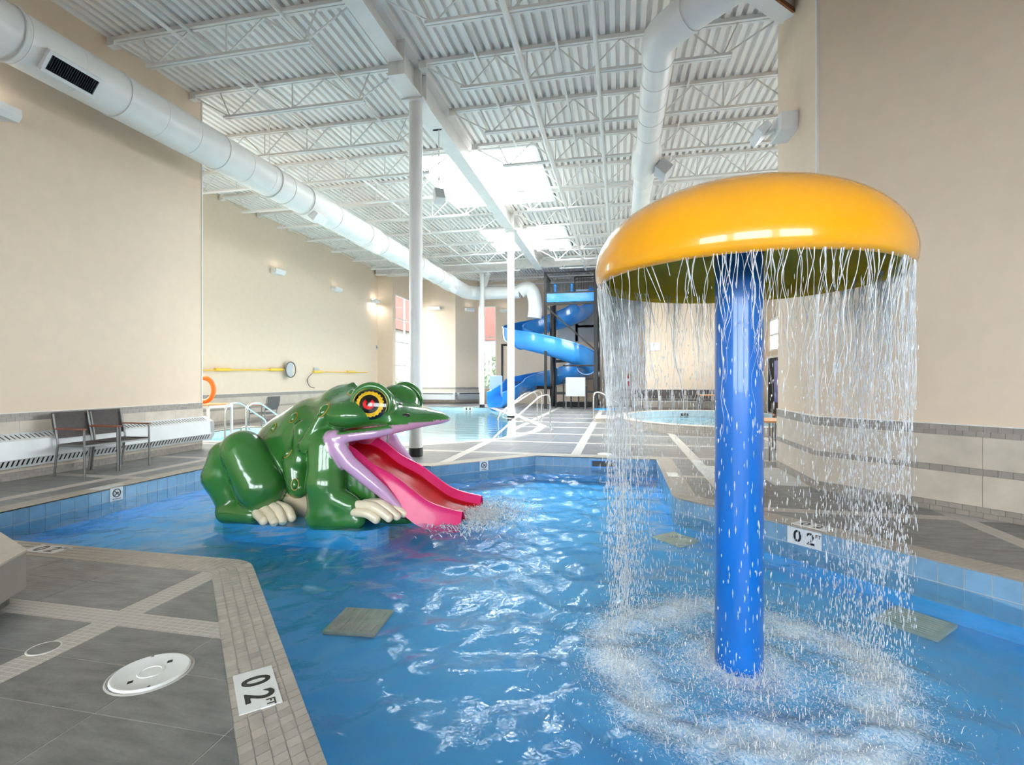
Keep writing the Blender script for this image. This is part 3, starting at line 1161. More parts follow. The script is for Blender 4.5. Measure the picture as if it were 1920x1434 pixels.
def window(name, a, b, z0, z1, cols, rows, label, fw=0.06, th=0.1):
    """framed glazing between plan points a and b"""
    a, b = Vector((*a, 0)), Vector((*b, 0))
    d = (b - a)
    L = d.length
    d.normalize()
    no = Vector((-d.y, d.x, 0))
    t = thing(name, label, 'window', ((a + b) / 2 + Vector((0, 0, z0))), kind='structure')
    fr = MB()
    up = Vector((0, 0, 1))
    for s in (fw / 2, L - fw / 2):
        fr.obox(a + d * s + up * (z0 + z1) / 2, d * fw / 2, no * th / 2, up * (z1 - z0) / 2)
    for z in (z0 + fw / 2, z1 - fw / 2):
        fr.obox((a + b) / 2 + up * z, d * (L / 2 - fw), no * th / 2, up * fw / 2)
    fr.build('window_frame', M['steel_white'], t)
    for c in range(1, cols):
        MB().obox(a + d * L * c / cols + up * (z0 + z1) / 2, d * fw * .4, no * th * .45, up * ((z1 - z0) / 2 - fw)).build('mullion', M['steel_white'], t)
    rr = rows if isinstance(rows, (list, tuple)) else [i / rows for i in range(1, rows)]
    for f in rr:
        MB().obox((a + b) / 2 + up * (z0 + (z1 - z0) * f), d * (L / 2 - fw), no * th * .4, up * fw * .4).build('transom', M['steel_white'], t)
    zz = [0] + list(rr) + [1]
    for c in range(cols):
        for f0, f1 in zip(zz, zz[1:]):
            MB().obox(a + d * L * (c + .5) / cols + up * (z0 + (z1 - z0) * (f0 + f1) / 2), d * (L / cols / 2 - .01), no * .004, up * ((z1 - z0) * (f1 - f0) / 2 - .01)).build('pane', M['glass'], t)
    return t


window('window_1', (-10.8, 25.65), (-10.8, 22.9), 0.85, 5.5, 2, [.25, .5, .75], 'tall white framed corner window left of the near column')
window('window_2', (-7.58, 27.4), (-6.70, 27.4), 0.8, 5.4, 1, [.30, .62], 'tall slit window at the far end beside the slide')
window('window_3', (6.0, 10.6), (6.0, 19.4), 1.7, 5.2, 5, 2, 'wide recess window hidden right of the pole')
window('window_4', (6.0, 20.4), (6.0, 22.3), 2.45, 3.75, 3, 2, 'upper grey window seen just right of the blue pole', 0.08)
window('window_5', (-6.3, -6.1), (-2.5, -6.1), 1.0, 4.1, 3, 2, 'first tall window in the wall behind the camera', .08)
window('window_6', (-1.9, -6.1), (1.9, -6.1), 1.0, 4.1, 3, 2, 'second tall window in the wall behind the camera', .08)
window('window_7', (2.5, -6.1), (6.3, -6.1), 1.0, 4.1, 3, 2, 'third tall window in the wall behind the camera', .08)
window('window_8', (-11.6, 8.8), (-11.6, 11.8), 1.6, 4.4, 2, 2, 'unseen side window added to the set back wall behind the left wall to let in light')

d1 = thing('door_1', 'dark glazed door with a blue poster in the right recess', 'door', (5.88, 21.3, 0), kind='structure')
MB().box(5.86, 20.35, 0, 5.90, 20.43, 2.25).box(5.86, 22.2, 0, 5.90, 22.28, 2.25).box(5.86, 20.43, 2.17, 5.90, 22.2, 2.25).build('door_frame', M['steel_white'], d1)
MB().box(5.875, 20.43, 0.02, 5.895, 22.2, 2.17).build('door_leaf', M['dark'], d1)
MB().box(5.862, 20.55, 0.2, 5.874, 21.35, 2.05).build('poster_panel', M['poster'], d1)

# ------------------------------------------------------------------ ceiling: ribbed deck with two openings
SKY = [(-4.95, -1.95, 11.5, 15.1), (-4.95, -1.95, 17.6, 20.6)]
mb = MB()
RP = 0.152
x = -11.7
prof = [(0, 6.72), (.078, 6.72), (.092, 6.785), (.138, 6.785), (.152, 6.72)]
while x < 9.4:
    yseg = [(-6.2, 27.5)]
    for (sx0, sx1, sy0, sy1) in SKY:
        if x + RP > sx0 and x < sx1:
            yseg = [s for (a, b) in yseg for s in ((a, sy0), (sy1, b)) if a < sy0 and b > sy1] if yseg[-1][1] > sy1 else yseg
    if len(yseg) == 0: yseg = [(-6.2, 27.5)]
    if x + RP > SKY[0][0] and x < SKY[0][1]:
        yseg = [(-6.2, SKY[0][2]), (SKY[0][3], SKY[1][2]), (SKY[1][3], 27.5)]
    for ya, yb in yseg:
        vs = [(x + px, ya, pz) for px, pz in prof] + [(x + px, yb, pz) for px, pz in prof]
        mb.add(vs, [(i, i + 1, i + 6, i + 5) for i in range(4)])
    x += RP
ceiling = mb.build('ceiling', M['deck'])
tag(ceiling, 'white ribbed steel roof deck over the whole hall', kind='structure')
mb = MB()
for q in cut_all([(-11.9, -6.3), (9.5, -6.3), (9.5, 27.6), (-11.9, 27.6)], [[(s[0] - .1, s[2] - .1), (s[1] + .1, s[2] - .1), (s[1] + .1, s[3] + .1), (s[0] - .1, s[3] + .1)] for s in SKY]):
    mb.prism(q, 6.81, 6.95)
mb.build('light_block_slab', M['dark'], ceiling)  # unseen slab added above the deck to block light
for i, (sx0, sx1, sy0, sy1) in enumerate(SKY):
    t = thing('skylight', ['nearer bright white roof lantern over the main beam', 'farther bright white roof lantern over the main beam'][i], 'skylight', ((sx0 + sx1) / 2, (sy0 + sy1) / 2, 6.7), kind='structure')
    th = .08
    m1 = MB()
    m1.box(sx0 - th, sy0 - th, 6.68, sx0, sy1 + th, 7.65).box(sx1, sy0 - th, 6.68, sx1 + th, sy1 + th, 7.65)
    m1.box(sx0, sy0 - th, 6.68, sx1, sy0, 7.65).box(sx0, sy1, 6.68, sx1, sy1 + th, 7.65)
    m1.build('shaft', M['white'], t)
    for (a, b) in (((sx0, sy1), (sx1, sy1)), ((sx0, sy0), (sx1, sy0)), ((sx0, sy0), (sx0, sy1)), ((sx1, sy0), (sx1, sy1))):
        a, b = Vector((*a, 0)), Vector((*b, 0))
        L = (b - a).length
        d = (b - a).normalized()
        no = Vector((-d.y, d.x, 0))
        fr = MB()
        for k in range(5):
            fr.obox(a + d * (L * k / 4) + Vector((0, 0, 8.575)), d * .045, no * .04, Vector((0, 0, .925)))
        fr.obox(a + d * L / 2 + Vector((0, 0, 9.46)), d * L / 2, no * .04, Vector((0, 0, .06)))
        fr.build('window_frame', M['white'], t)
        for k in range(4):
            MB().obox(a + d * (L * (k + .5) / 4) + Vector((0, 0, 8.53)), d * (L / 8 - .05), no * .005, Vector((0, 0, .87))).build('pane', M['glass'], t)
    MB().box(sx0, sy0, 9.52, sx1, sy1, 9.54).build('roof_glazing', M['glass'], t)

# ------------------------------------------------------------------ main beam, columns, cross beam
BX = -3.47


def ibeam(name, a, b, zb, zt, fw, label, cat='beam'):
    a, b = Vector((*a, 0)), Vector((*b, 0))
    t = thing(name, label, cat, ((a + b) / 2 + Vector((0, 0, zb))))
    MB().bar(a + Vector((0, 0, zb + .012)), b + Vector((0, 0, zb + .012)), fw, .024).build('bottom_flange', M['steel_white'], t)
    MB().bar(a + Vector((0, 0, zt - .012)), b + Vector((0, 0, zt - .012)), fw, .024).build('top_flange', M['steel_white'], t)
    MB().bar(a + Vector((0, 0, (zb + zt) / 2)), b + Vector((0, 0, (zb + zt) / 2)), .03, zt - zb - .048).build('web', M['steel_white'], t)
    return t


ibeam('roof_beam', (BX, -6.0), (BX, 7.45), 6.37, 6.72, .26, 'shallower white roof beam nearest the camera')
b2 = ibeam('roof_beam', (BX, 7.47), (BX, 22.2), 6.17, 6.72, .30, 'deep white main roof beam running over the columns')
for y in (7.5, 8.18, 8.42, 16.0):
    MB().box(BX - .14, y - .008, 6.195, BX + .14, y + .008, 6.695).build('stiffener', M['steel_white'], b2)
ibeam('cross_beam', (-11.4, 22.35), (5.8, 22.35), 6.30, 6.72, .26, 'white cross beam at the far end above the slide')
ibeam('sloped_beam', (-7.4, 27.2), (-5.9, 22.5), 6.15, 6.55, .2, 'short white beam running back from the far cross beam')
t = thing('corner_beam', 'short white beam end entering the right wall top with torn fireproofing', 'beam', (2.2, 7.66, 6.4))
dv = Vector((.7071, .7071, 0))
MB().bar(Vector((-.1, 5.36, 6.545)), Vector((2.30, 7.76, 6.545)), .24, .30).build('beam_body', M['steel_white'], t)
MB().bar(Vector((1.94, 7.22, 6.415)), Vector((2.345, 7.625, 6.415)), .03, .06).build('fireproofing', M['rust'], t)


def column(x, y, zt, r, label, zb=0.0):
    t = thing('column', label, 'column', (x, y, zb))
    MB().lathe([(r, .15), (r, zt - .03)], (x, y, zb), 32).build('shaft', M['steel_white'], t, smooth=40)
    MB().lathe([(0, .152), (r + .006, .152), (r + .006, 0), (0, 0)], (x, y, zb), 32).build('base_band', M['black'], t, smooth=40)
    MB().box(x - r - .08, y - r - .06, zt - .03, x + r + .08, y + r + .06, zt).build('cap_plate', M['steel_white'], t)
    return t


column(-3.48, 8.30, 6.17, .115, 'nearest white round column with black base behind the frog')
column(-3.46, 16.1, 6.17, .115, 'second white round column beside the pool stair rails')
column(-6.3, 22.9, 6.30, .115, 'far white round column left of the blue slide exit')
c4 = column(-.46, 22.9, 6.30, .14, 'far white round column right of the slide tower')
tag(MB().lathe([(0, .05), (.52, .05), (.56, .02), (.56, 0), (0, 0)], (-.62, 22.75, 0), 40).build('blue_floor_pad', M['slide_blue'], smooth=40), 'round blue pad on the floor around the far right column', 'pad')

# ------------------------------------------------------------------ open web joists
JP = {}


def joist(x0, x1, y, label, group=None):
    key = (round(x0, 2), round(x1, 2))
    t = thing('roof_joist', label, 'joist', (x0, y, 6.66), group=group)
    if key in JP:
        for ch in JP[key].children:
            c = ch.copy()
            COL.objects.link(c)
            c.parent = t
        return t
    L = x1 - x0
    X = lambda s: x0 + s
    zt, zb = 6.69, 6.19
    MB().box(X(0), y - .055, zt - .03, X(L), y - .008, zt + .03).box(X(0), y + .008, zt - .03, X(L), y + .055, zt + .03).box(X(0), y - .06, zt - .10, X(.14), y + .06, zt - .03).box(X(L - .14), y - .06, zt - .10, X(L), y + .06, zt - .03).build('top_chord', M['steel_white'], t)
    e = 0.85
    MB().box(X(e - .12), y - .05, zb - .02, X(L - e + .12), y - .008, zb + .02).box(X(e - .12), y + .008, zb - .02, X(L - e + .12), y + .05, zb + .02).build('bottom_chord', M['steel_white'], t)
    n = max(2, round((L - 2 * e) / 1.05))
    pb = [e + (L - 2 * e) * k / n for k in range(n + 1)]

    def rod(s0, z0, s1, z1):
        MB().tube([(X(s0), y, z0), (X(s1), y, z1)], .0145, 6).build('web_rod', M['steel_white'], t, smooth=60)
    rod(.1, zt - .06, pb[0], zb)
    rod(L - .1, zt - .06, pb[-1], zb)
    for k, s in enumerate(pb):
        if k == 0:
            rod(s, zb, s - .22, zt - .03)
        if k == n:
            rod(s, zb, s + .22, zt - .03)
        if k < n:
            mid = (s + pb[k + 1]) / 2
            rod(s, zb, mid, zt - .03)
            rod(mid, zt - .03, pb[k + 1], zb)
            if 0 < k:
                rod(s, zb, s, zt - .03)
    JP[key] = t
    return t


ORD = ['first', 'second', 'third', 'fourth', 'fifth', 'sixth', 'seventh', 'eighth', 'ninth', 'tenth', 'eleventh', 'twelfth', 'thirteenth', 'fourteenth', 'fifteenth']
JY = [6.53 + 1.565 * k for k in range(-3, 11)]
for k, y in enumerate(JY):
    xl = -7.9 if y < 8.33 else -11.48
    if y < 8.4:
        xr = 2.36 if y > 6.83 else min(9.1, 9.19 - y - .02)
    else:
        xr = 5.88
    joist(xl, BX - .15, y, f'{ORD[k]} white roof joist from the camera in the bay left of the main beam', 'open web roof joists left of the beam')
    joist(BX + .15, xr, y, f'{ORD[k]} white roof joist from the camera in the bay right of the main beam', 'open web roof joists right of the beam')
for k, y in enumerate((23.9, 25.5)):
    joist(-7.5, -.35, y, ['nearer', 'farther'][k] + ' white roof joist behind the far cross beam')


def simple(name, mbx, m, label, cat, smooth=None, group=None):
    return tag(mbx.build(name, m, smooth=smooth), label, cat, group)


for k, (x, z, y0, y1) in enumerate(((-6.4, 6.63, -5, 22), (-6.15, 6.22, -5, 22), (-4.8, 6.63, -5, 11.3), (-2.3, 6.63, -5, 11.3), (-.9, 6.24, -5, 22), (1.2, 6.63, -5, 22), (-9.2, 6.24, 8.5, 22))):
    simple('bridging_bar', MB().bar((x, y0, z), (x, y1, z), .035, .035), M['steel_white'],
           ['thin bridging bar high under the deck above the left duct', 'thin bridging bar low on the joists above the left duct', 'thin bridging bar just left of the main beam', 'thin bridging bar just right of the main beam', 'thin bridging bar low between the two sprinkler pipes', 'thin bridging bar high above the right duct', 'thin bridging bar low along the set back left wall'][k], 'bridging bar')
simple('sprinkler_pipe', MB().tube([(-1.44, -5, 6.08), (-1.44, 22.2, 6.08)], .045, 12), M['steel_white'], 'thicker white sprinkler pipe running under the joists near the beam', 'pipe', 60)
simple('sprinkler_pipe', MB().tube([(-.33, -5, 6.08), (-.33, 22.2, 6.08)], .032, 12), M['steel_white'], 'thinner white sprinkler pipe running nearer the right duct', 'pipe', 60)

# ------------------------------------------------------------------ ducts
DX, DZ, DR = -7.08, 5.43, .32
dl = thing('air_duct', 'long white round air duct running along the left wall', 'duct', (DX, 14, DZ))
pts = [(DX, -5.9, DZ), (DX, 22.6, DZ)]
MB().tube(pts, DR, 32).build('pipe', M['duct'], dl, smooth=50)
el = [Vector((DX + .8 - .8 * math.cos(a), 22.6 + .8 * math.sin(a), DZ)) for a in [PI / 2 * k / 6 for k in range(7)]]
MB().tube(el, DR, 32).build('elbow', M['duct'], dl, smooth=50)
MB().tube([(DX + .8, 23.4, DZ), (-4.6, 23.4, DZ)], DR * .92, 28).build('branch_pipe', M['duct'], dl, smooth=50)
ex = -4.6
el = [Vector((ex + .75 * math.sin(a), 23.4, DZ + .32 * math.sin(2 * a) - .75 * (1 - math.cos(a)))) for a in [PI * .62 * k / 8 for k in range(9)]]
MB().tube(el, DR * 1.02, 28).build('outlet_elbow', M['duct'], dl, smooth=50)
for k in range(36):
    y = 2.2 + .62 * k
    if y < 22.4:
        MB().lathe([(DR, -.008), (DR + (.012 if k % 3 == 0 else .004), -.008), (DR + (.012 if k % 3 == 0 else .004), .008), (DR, .008)], (0, 0, 0), 32).build('seam_ring', M['duct'], None, smooth=30)
        o = bpy.data.objects[COL.objects[-1].name]
        o.parent = dl
        o.rotation_euler = (R(90), 0, 0)
        o.location = Vector((DX, y, DZ)) - Vector((DX, 14, DZ))
gc = Vector((DX + .27, 5.12, DZ - .21))
gn = Vector((.80, -.12, -.59)).normalized()
gy_ = Vector((0, 1, 0))
gu = gn.cross(gy_).normalized()
gy_ = gu.cross(gn).normalized()
fr = MB()
for s in (-1, 1):
    fr.obox(gc + gu * .115 * s, gy_ * .30, gu * .02, gn * .07)
    fr.obox(gc + gy_ * .285 * s, gy_ * .02, gu * .10, gn * .07)
frame = fr.build('grille_frame', M['white'], dl)
MB().obox(gc + gn * .035, gy_ * .27, gu * .098, gn * .01).build('grille_back', M['dark'], frame)
for k in range(22):
    MB().obox(gc + gn * .052 + gy_ * (-.255 + .0243 * k), gy_ * .004, gu * .097, gn * .012).build('louvre', M['black'], frame)
for k, y in enumerate((10.6, 13.4, 17.2, 20.4)):
    sd = MB()
    sd.tube([(DX, y - .3, DZ), (DX, y + .3, DZ)], DR + .03, 28).build('collar', M['duct'], dl, smooth=50)
    cc = Vector((DX + .22, y, DZ - .33))
    MB().obox(cc, Vector((.05, 0, -.04)) * 1.4, (0, .22, 0), Vector((.04, 0, .05)) * 1.6).build('outlet_box', M['white'], dl, bevel=.008)
for k, y in enumerate((4.6, 9.2, 14.1, 19.0)):
    t = thing('duct_hanger', ['nearest', 'second', 'third', 'farthest'][k] + ' thin hanger strap holding the left air duct', 'hanger', (DX, y, DZ))
    MB().tube([(DX + (DR + .016) * math.cos(a), y, DZ + (DR + .016) * math.sin(a)) for a in [2 * PI * j / 28 for j in range(28)]], .012, 6, closed=True).build('ring', M['steel_white'], t, smooth=60)
    MB().tube([(DX, y, DZ + DR + .015), (DX, y, 6.72)], .008, 6).build('rod', M['steel_white'], t, smooth=60)

RX, RZ, RR = .53, 5.88, .22
drt = thing('air_duct', 'white round air duct with an elbow above the yellow mushroom', 'duct', (RX, 12, RZ))
MB().tube([(RX, 7.35, RZ), (RX, 22.0, RZ)], RR, 28).build('pipe', M['duct'], drt, smooth=50)
pa = [Vector((RX, 7.35, RZ)), Vector((RX, 7.02, RZ)), Vector((RX + .14, 6.80, RZ)), Vector((RX + .34, 6.58, RZ))]
MB().tube(catmull(pa, 4), RR + .012, 28).build('elbow', M['duct'], drt, smooth=50)
MB().tube([(RX + .30, 6.62, RZ), (RX + 2.1, 4.95, RZ)], RR, 28).build('branch_pipe', M['duct'], drt, smooth=50)
for y in (7.4, 7.9, 8.5, 9.0, 9.6, 11.9, 14.0, 16.2, 18.4):
    MB().tube([(RX, y - .006, RZ), (RX, y + .006, RZ)], RR + .006, 28).build('seam_ring', M['duct'], drt, smooth=30)
MB().tube([(RX, 10.2, RZ), (RX, 10.45, RZ), (RX, 11.3, RZ), (RX, 11.5, RZ)], [RR, RR + .07, RR + .07, RR], 28).build('collar', M['duct'], drt, smooth=50)
MB().obox((RX + .34, 10.75, RZ - .28), Vector((.10, 0, -.09)), (0, .24, 0), Vector((.08, 0, .09))).build('outlet_box', M['grey_panel'], drt, bevel=.01)

# ------------------------------------------------------------------ wall lights and small wall things
def wall_light(c, nrm, label, lit=False, watts=14, L=.5):
    """wedge shaped uplight on a wall: c at the wall face, nrm points into the room"""
    c, nrm = Vector(c), Vector(nrm).normalized()
    s = nrm.cross(Vector((0, 0, 1)))
    up = Vector((0, 0, 1))
    t = thing('wall_light', label, 'wall light', c, group=None)
    MB().obox(c + nrm * .03, s * L * .42, nrm * .03, up * .09).build('back_plate', M['white'], t, bevel=.006)
    prof = [(.06, -.08), (.20, -.10), (.26, -.04), (.25, .06), (.06, .02)]
    m1 = MB()
    vs = [c + nrm * a + up * b + s * (L / 2) * q for q in (-1, 1) for a, b in prof]
    n = len(prof)
    m1.add(vs, [tuple(range(n)), tuple(range(2 * n - 1, n - 1, -1))] + [(i, n + i, n + (i + 1) % n, (i + 1) % n) for i in range(n)])
    m1.build('housing', M['white'], t)
    MB().obox(c + nrm * .155 + up * .042, s * L * .44, (nrm * .19 + up * .04).normalized() * .075, (up * .19 - nrm * .04).normalized() * .006).build('lens', M['lamp_on'] if lit else M['grey_panel'], t)
    d = bpy.data.lights.new('lamp', 'AREA')
    d.shape = 'RECTANGLE'; d.size = L * .8; d.size_y = .12; d.energy = watts; d.color = (1, .96, .9)
    lo = bpy.data.objects.new('lamp', d)
    COL.objects.link(lo)
    lo.parent = t
    lo.location = nrm * .17 + up * .09
    lo.rotation_euler = (-(up * 1.0 + nrm * .25)).to_track_quat('Z', 'Y').to_euler()
    if lit:
        lo.location = nrm * .17 - up * .12
        lo.rotation_euler = (up * 1.0 + nrm * .25).to_track_quat('Z', 'Y').to_euler()
    return t


wall_light((-7.9, 4.9, 4.8), (1, 0, 0), 'wall light cut by the frame edge on the left wall', watts=1)
wall_light((-11.5, 15.2, 5.0), (1, 0, 0), 'wall light above the rescue pole hoop on the set back wall', watts=1)
wall_light((-11.5, 18.85, 5.03), (1, 0, 0), 'wall light in the middle of the set back wall', watts=1)
wall_light((-11.5, 22.25, 5.05), (1, 0, 0), 'brightly lit wall light by the corner window', lit=True, watts=10)
wall_light((-9.75, 25.9, 5.15), (0, -1, 0), 'wall light on the front of the far pier', watts=1, L=.7)
wall_light((-8.05, 26.45, 5.1), (.707, -.707, 0), 'wall light on the shaded side of the far pier', watts=1)
wall_light((-6.2, 27.3, 5.1), (0, -1, 0), 'wall light on the far wall right of the slit window', watts=1)


# right corner luminaire: a box on the wall and a tilted trough head
t = thing('wall_light', 'large white uplight with tilted head on the right corner wall', 'wall light', (2.36, 7.75, 4.85))
MB().obox((2.25, 7.72, 4.86), (.11, 0, 0), (0, .24, 0), (0, 0, .12)).build('back_box', M['white'], t, bevel=.008)
hd = Vector((1.98, 7.86, 4.86))
ax = Vector((.75, 0, .66)).normalized()
MB().obox(hd, (0, .23, 0), ax * .09, Vector((-.66, 0, .75)) * .05).build('lamp_head', M['white'], t, bevel=.008)
MB().obox(hd + Vector((-.66, 0, .75)) * .056, (0, .20, 0), ax * .07, Vector((-.66, 0, .75)) * .004).build('lens', M['grey_panel'], t)
MB().bar((2.14, 7.75, 4.84), (2.0, 7.84, 4.84), .04, .04).build('arm', M['steel_white'], t)
d = bpy.data.lights.new('lamp', 'AREA'); d.shape = 'RECTANGLE'; d.size = .35; d.size_y = .12; d.energy = 2; d.color = (1, .96, .9)
lo = bpy.data.objects.new('lamp', d); COL.objects.link(lo); lo.parent = t
lo.location = hd + Vector((-.66, 0, .75)) * .10 - Vector((2.36, 7.75, 4.85))
lo.rotation_euler = (-Vector((-.66, 0, .75))).to_track_quat('-Z', 'Y').to_euler()
lo.rotation_euler = Vector((.66, 0, -.75)).to_track_quat('Z', 'Y').to_euler()

sp = aty(823, 368, 9.3)
t = thing('speaker', 'white speaker hanging from a rod by the main beam', 'speaker', sp)
q = Matrix.Rotation(R(35), 3, 'Z') @ Matrix.Rotation(R(-28), 3, 'X')
MB().obox(sp, q @ Vector((.10, 0, 0)), q @ Vector((0, .09, 0)), q @ Vector((0, 0, .13))).build('cabinet', M['white'], t, bevel=.012)
MB().obox(sp + q @ Vector((0, -.094, 0)), q @ Vector((.085, 0, 0)), q @ Vector((0, .006, 0)), q @ Vector((0, 0, .115))).build('grille', M['grey_panel'], t)
MB().tube([sp + Vector((0, 0, .1)), (sp.x, sp.y, 6.2)], .012, 8).build('rod', M['steel_white'], t, smooth=60)
MB().box(sp.x - .12, sp.y - .03, 6.17, BX + .1, sp.y + .03, 6.21).build('clamp', M['steel_white'], t)

# small wall plates
t = thing('thermostat', 'white thermostat on the right angled wall', 'thermostat', (2.58, 6.60, 1.45))
r_ = ray(1570, 689); k_ = 9.19 / (r_[0] + r_[1])
tc_ = Vector((r_[0] * k_, r_[1] * k_, CAM_H + r_[2] * k_))
nn_ = Vector((-.7071, -.7071, 0)); ss_ = Vector((.7071, -.7071, 0))
t.location = tc_; BASE[t.name] = tuple(tc_)
MB().obox(tc_ + nn_ * .012, ss_ * .045, nn_ * .012, (0, 0, .06)).build('case', M['white'], t, bevel=.005)
MB().obox(tc_ + nn_ * .026 + Vector((0, 0, .01)), ss_ * .02, nn_ * .002, (0, 0, .022)).build('display', M['grey_panel'], t)
p = aty(1228, 650, 22.98)
t = thing('control_box', 'small white box on the wall behind the hot tub', 'box', p)
MB().obox(p, (.2, 0, 0), (0, .05, 0), (0, 0, .18)).build('case', M['white'], t, bevel=.01)
MB().obox(p + Vector((0, -.055, -.02)), (.16, 0, 0), (0, .006, 0), (0, 0, .13)).build('lid', M['marker'], t)
p = aty(1178, 712, 24.5)
t = thing('fire_extinguisher', 'red fire extinguisher hanging in the far niche', 'extinguisher', p)
MB().lathe([(0, -.28), (.085, -.28), (.095, -.24), (.095, .1), (.06, .17), (.03, .2), (0, .2)], p, 20).build('cylinder', M['extinguisher'], t, smooth=50)
MB().lathe([(.097, -.06), (.097, .06)], p, 20).build('label_band', M['white'], t, smooth=50)
MB().tube(fillet([p + Vector((0, 0, .2)), p + Vector((0, 0, .28)), p + Vector((.1, -.02, .26)), p + Vector((.12, -.03, -.1))], .04), .014, 8).build('hose', M['black'], t, smooth=60)
p = atx(706, 651, -11.49)
t = thing('wall_switch', 'small dark switch plate near the alcove corner', 'switch', p)
MB().obox(p, (.02, 0, 0), (0, .05, 0), (0, 0, .12)).build('plate', M['grey_panel'], t)
MB().obox(p + Vector((.02, 0, 0)), (.012, 0, 0), (0, .02, 0), (0, 0, .05)).build('toggle', M['black'], t)

# ------------------------------------------------------------------ left heater and chairs
ht = thing('baseboard_heater', 'long white wall heater with slotted top under the left wall', 'heater', (-7.8, 6, 0))
HY0, HY1 = 3.3, 8.40
pf = [(-7.885, .625), (-7.69, .535), (-7.665, .30), (-7.735, .185), (-7.885, .185)]


def extr(pts, y0, y1, name, m, parent):
    n = len(pts)
    q = MB().add([(x, y, z) for y in (y0, y1) for x, z in pts], [tuple(range(n)), tuple(range(2 * n - 1, n - 1, -1))] + [(i, n + i, n + (i + 1) % n, (i + 1) % n) for i in range(n)])
    return q.build(name, m, parent)


extr([(-7.70, .532), (-7.690, .535), (-7.665, .30), (-7.675, .298)], HY0, HY1, 'front_panel', M['heater'], ht)
extr([(-7.885, .60), (-7.715, .52), (-7.70, .31), (-7.76, .20), (-7.885, .20)], HY0 + .02, HY1 - .02, 'core', M['dark'], ht)
extr([(-7.885, .628), (-7.855, .614), (-7.855, .60), (-7.885, .60)], HY0, HY1, 'top_back_rail', M['heater'], ht)
extr([(-7.738, .558), (-7.69, .536), (-7.69, .52), (-7.738, .54)], HY0, HY1, 'top_front_rail', M['heater'], ht)
extr([(-7.685, .335), (-7.664, .30), (-7.672, .288), (-7.69, .30)], HY0, HY1, 'lower_rail', M['heater'], ht)
extr([(-7.72, .205), (-7.737, .178), (-7.885, .178), (-7.885, .2)], HY0, HY1, 'bottom_rail', M['heater'], ht)
extr(pf, HY1 - .10, HY1, 'end_cap', M['heater'], ht)
y = HY0
while y < HY1 - .11:
    MB().add([(-7.856, y, .613), (-7.737, y, .557), (-7.737, y + .03, .557), (-7.856, y + .03, .613), (-7.856, y, .600), (-7.737, y, .545), (-7.737, y + .03, .545), (-7.856, y + .03, .600)],
             [(0, 1, 2, 3), (7, 6, 5, 4), (0, 4, 5, 1), (1, 5, 6, 2), (2, 6, 7, 3), (3, 7, 4, 0)]).build('top_slat', M['heater'], ht)
    MB().add([(-7.668, y, .298), (-7.730, y, .195), (-7.730, y + .03, .195), (-7.668, y + .03, .298), (-7.68, y, .298), (-7.742, y, .195), (-7.742, y + .03, .195), (-7.68, y + .03, .298)],
             [(3, 2, 1, 0), (4, 5, 6, 7), (1, 5, 4, 0), (2, 6, 5, 1), (3, 7, 6, 2), (0, 4, 7, 3)]).build('lower_slat', M['heater'], ht)
    y += .058


def armchair(loc, rz, label, arm='wood', group=None, leg_m=None):
    """sling armchair; local +x is the way it faces, z up"""
    t = thing('armchair', label, 'chair', (0, 0, 0), group=group)
    W = .235
    leg_m = leg_m or M['alu']
    for s in (-1, 1):
        y = s * W
        MB().tube([(.26, y, 0), (.25, y, .64)], .014, 8).build('front_leg', leg_m, t, smooth=60)
        MB().tube(fillet([(-.27, y, 0), (-.21, y, .40), (-.20, y, .45), (-.29, y, .86)], .05), .014, 8).build('rear_leg', leg_m, t, smooth=60)
        MB().bar((-.235, y, .655), (.275, y, .655), .045, .02).build('armrest', M['wood'], t, bevel=.005)
        MB().bar((-.2, y, .425), (.25, y, .43), .02, .03).build('seat_rail', leg_m, t)
    MB().bar((.24, -W, .42), (.24, W, .42), .025, .025).bar((-.19, -W, .42), (-.19, W, .42), .025, .025).build('cross_rail', leg_m, t)
    seat = MB()
    N_ = 8
    vs, fs = [], []
    for i in range(N_ + 1):
        u = i / N_
        x = -.2 + .46 * u
        z = .445 - .022 * math.sin(PI * u)
        vs += [(x, -W + .012, z), (x, W - .012, z), (x, -W + .012, z - .008), (x, W - .012, z - .008)]
    for i in range(N_):
        a, b = 4 * i, 4 * i + 4
        fs += [(a, a + 1, b + 1, b), (a + 2, b + 2, b + 3, a + 3), (a, b, b + 2, a + 2), (a + 1, a + 3, b + 3, b + 1)]
    fs += [(0, 2, 3, 1), (4 * N_, 4 * N_ + 1, 4 * N_ + 3, 4 * N_ + 2)]
    seat.add(vs, fs)
    seat.build('seat', M['sling'], t, smooth=40)
    back = MB()
    vs, fs = [], []
    for i in range(N_ + 1):
        u = i / N_
        z = .52 + .36 * u
        x = -.222 - .085 * u - .02 * math.sin(PI * u)
        vs += [(x, -W - .004, z), (x, W + .004, z), (x - .012, -W - .004, z), (x - .012, W + .004, z)]
    for i in range(N_):
        a, b = 4 * i, 4 * i + 4
        fs += [(a, b, b + 1, a + 1), (a + 2, a + 3, b + 3, b + 2), (a, a + 2, b + 2, b), (a + 1, b + 1, b + 3, a + 3)]
    fs += [(0, 1, 3, 2), (4 * N_, 4 * N_ + 2, 4 * N_ + 3, 4 * N_ + 1)]
    back.add(vs, fs)
    back.build('backrest', M['sling'], t, smooth=40)
    t.location = loc
    t.rotation_euler = (0, 0, rz)
    return t


ch1 = armchair((-7.42, 5.80, 0), R(0), 'nearer brown sling armchair against the left heater, left of the pair')
ch2 = copy_tree(ch1, loc=(-7.43, 6.315, 0), rz=R(0))
ch2['label'] = 'farther brown sling armchair against the left heater, right of the pair'

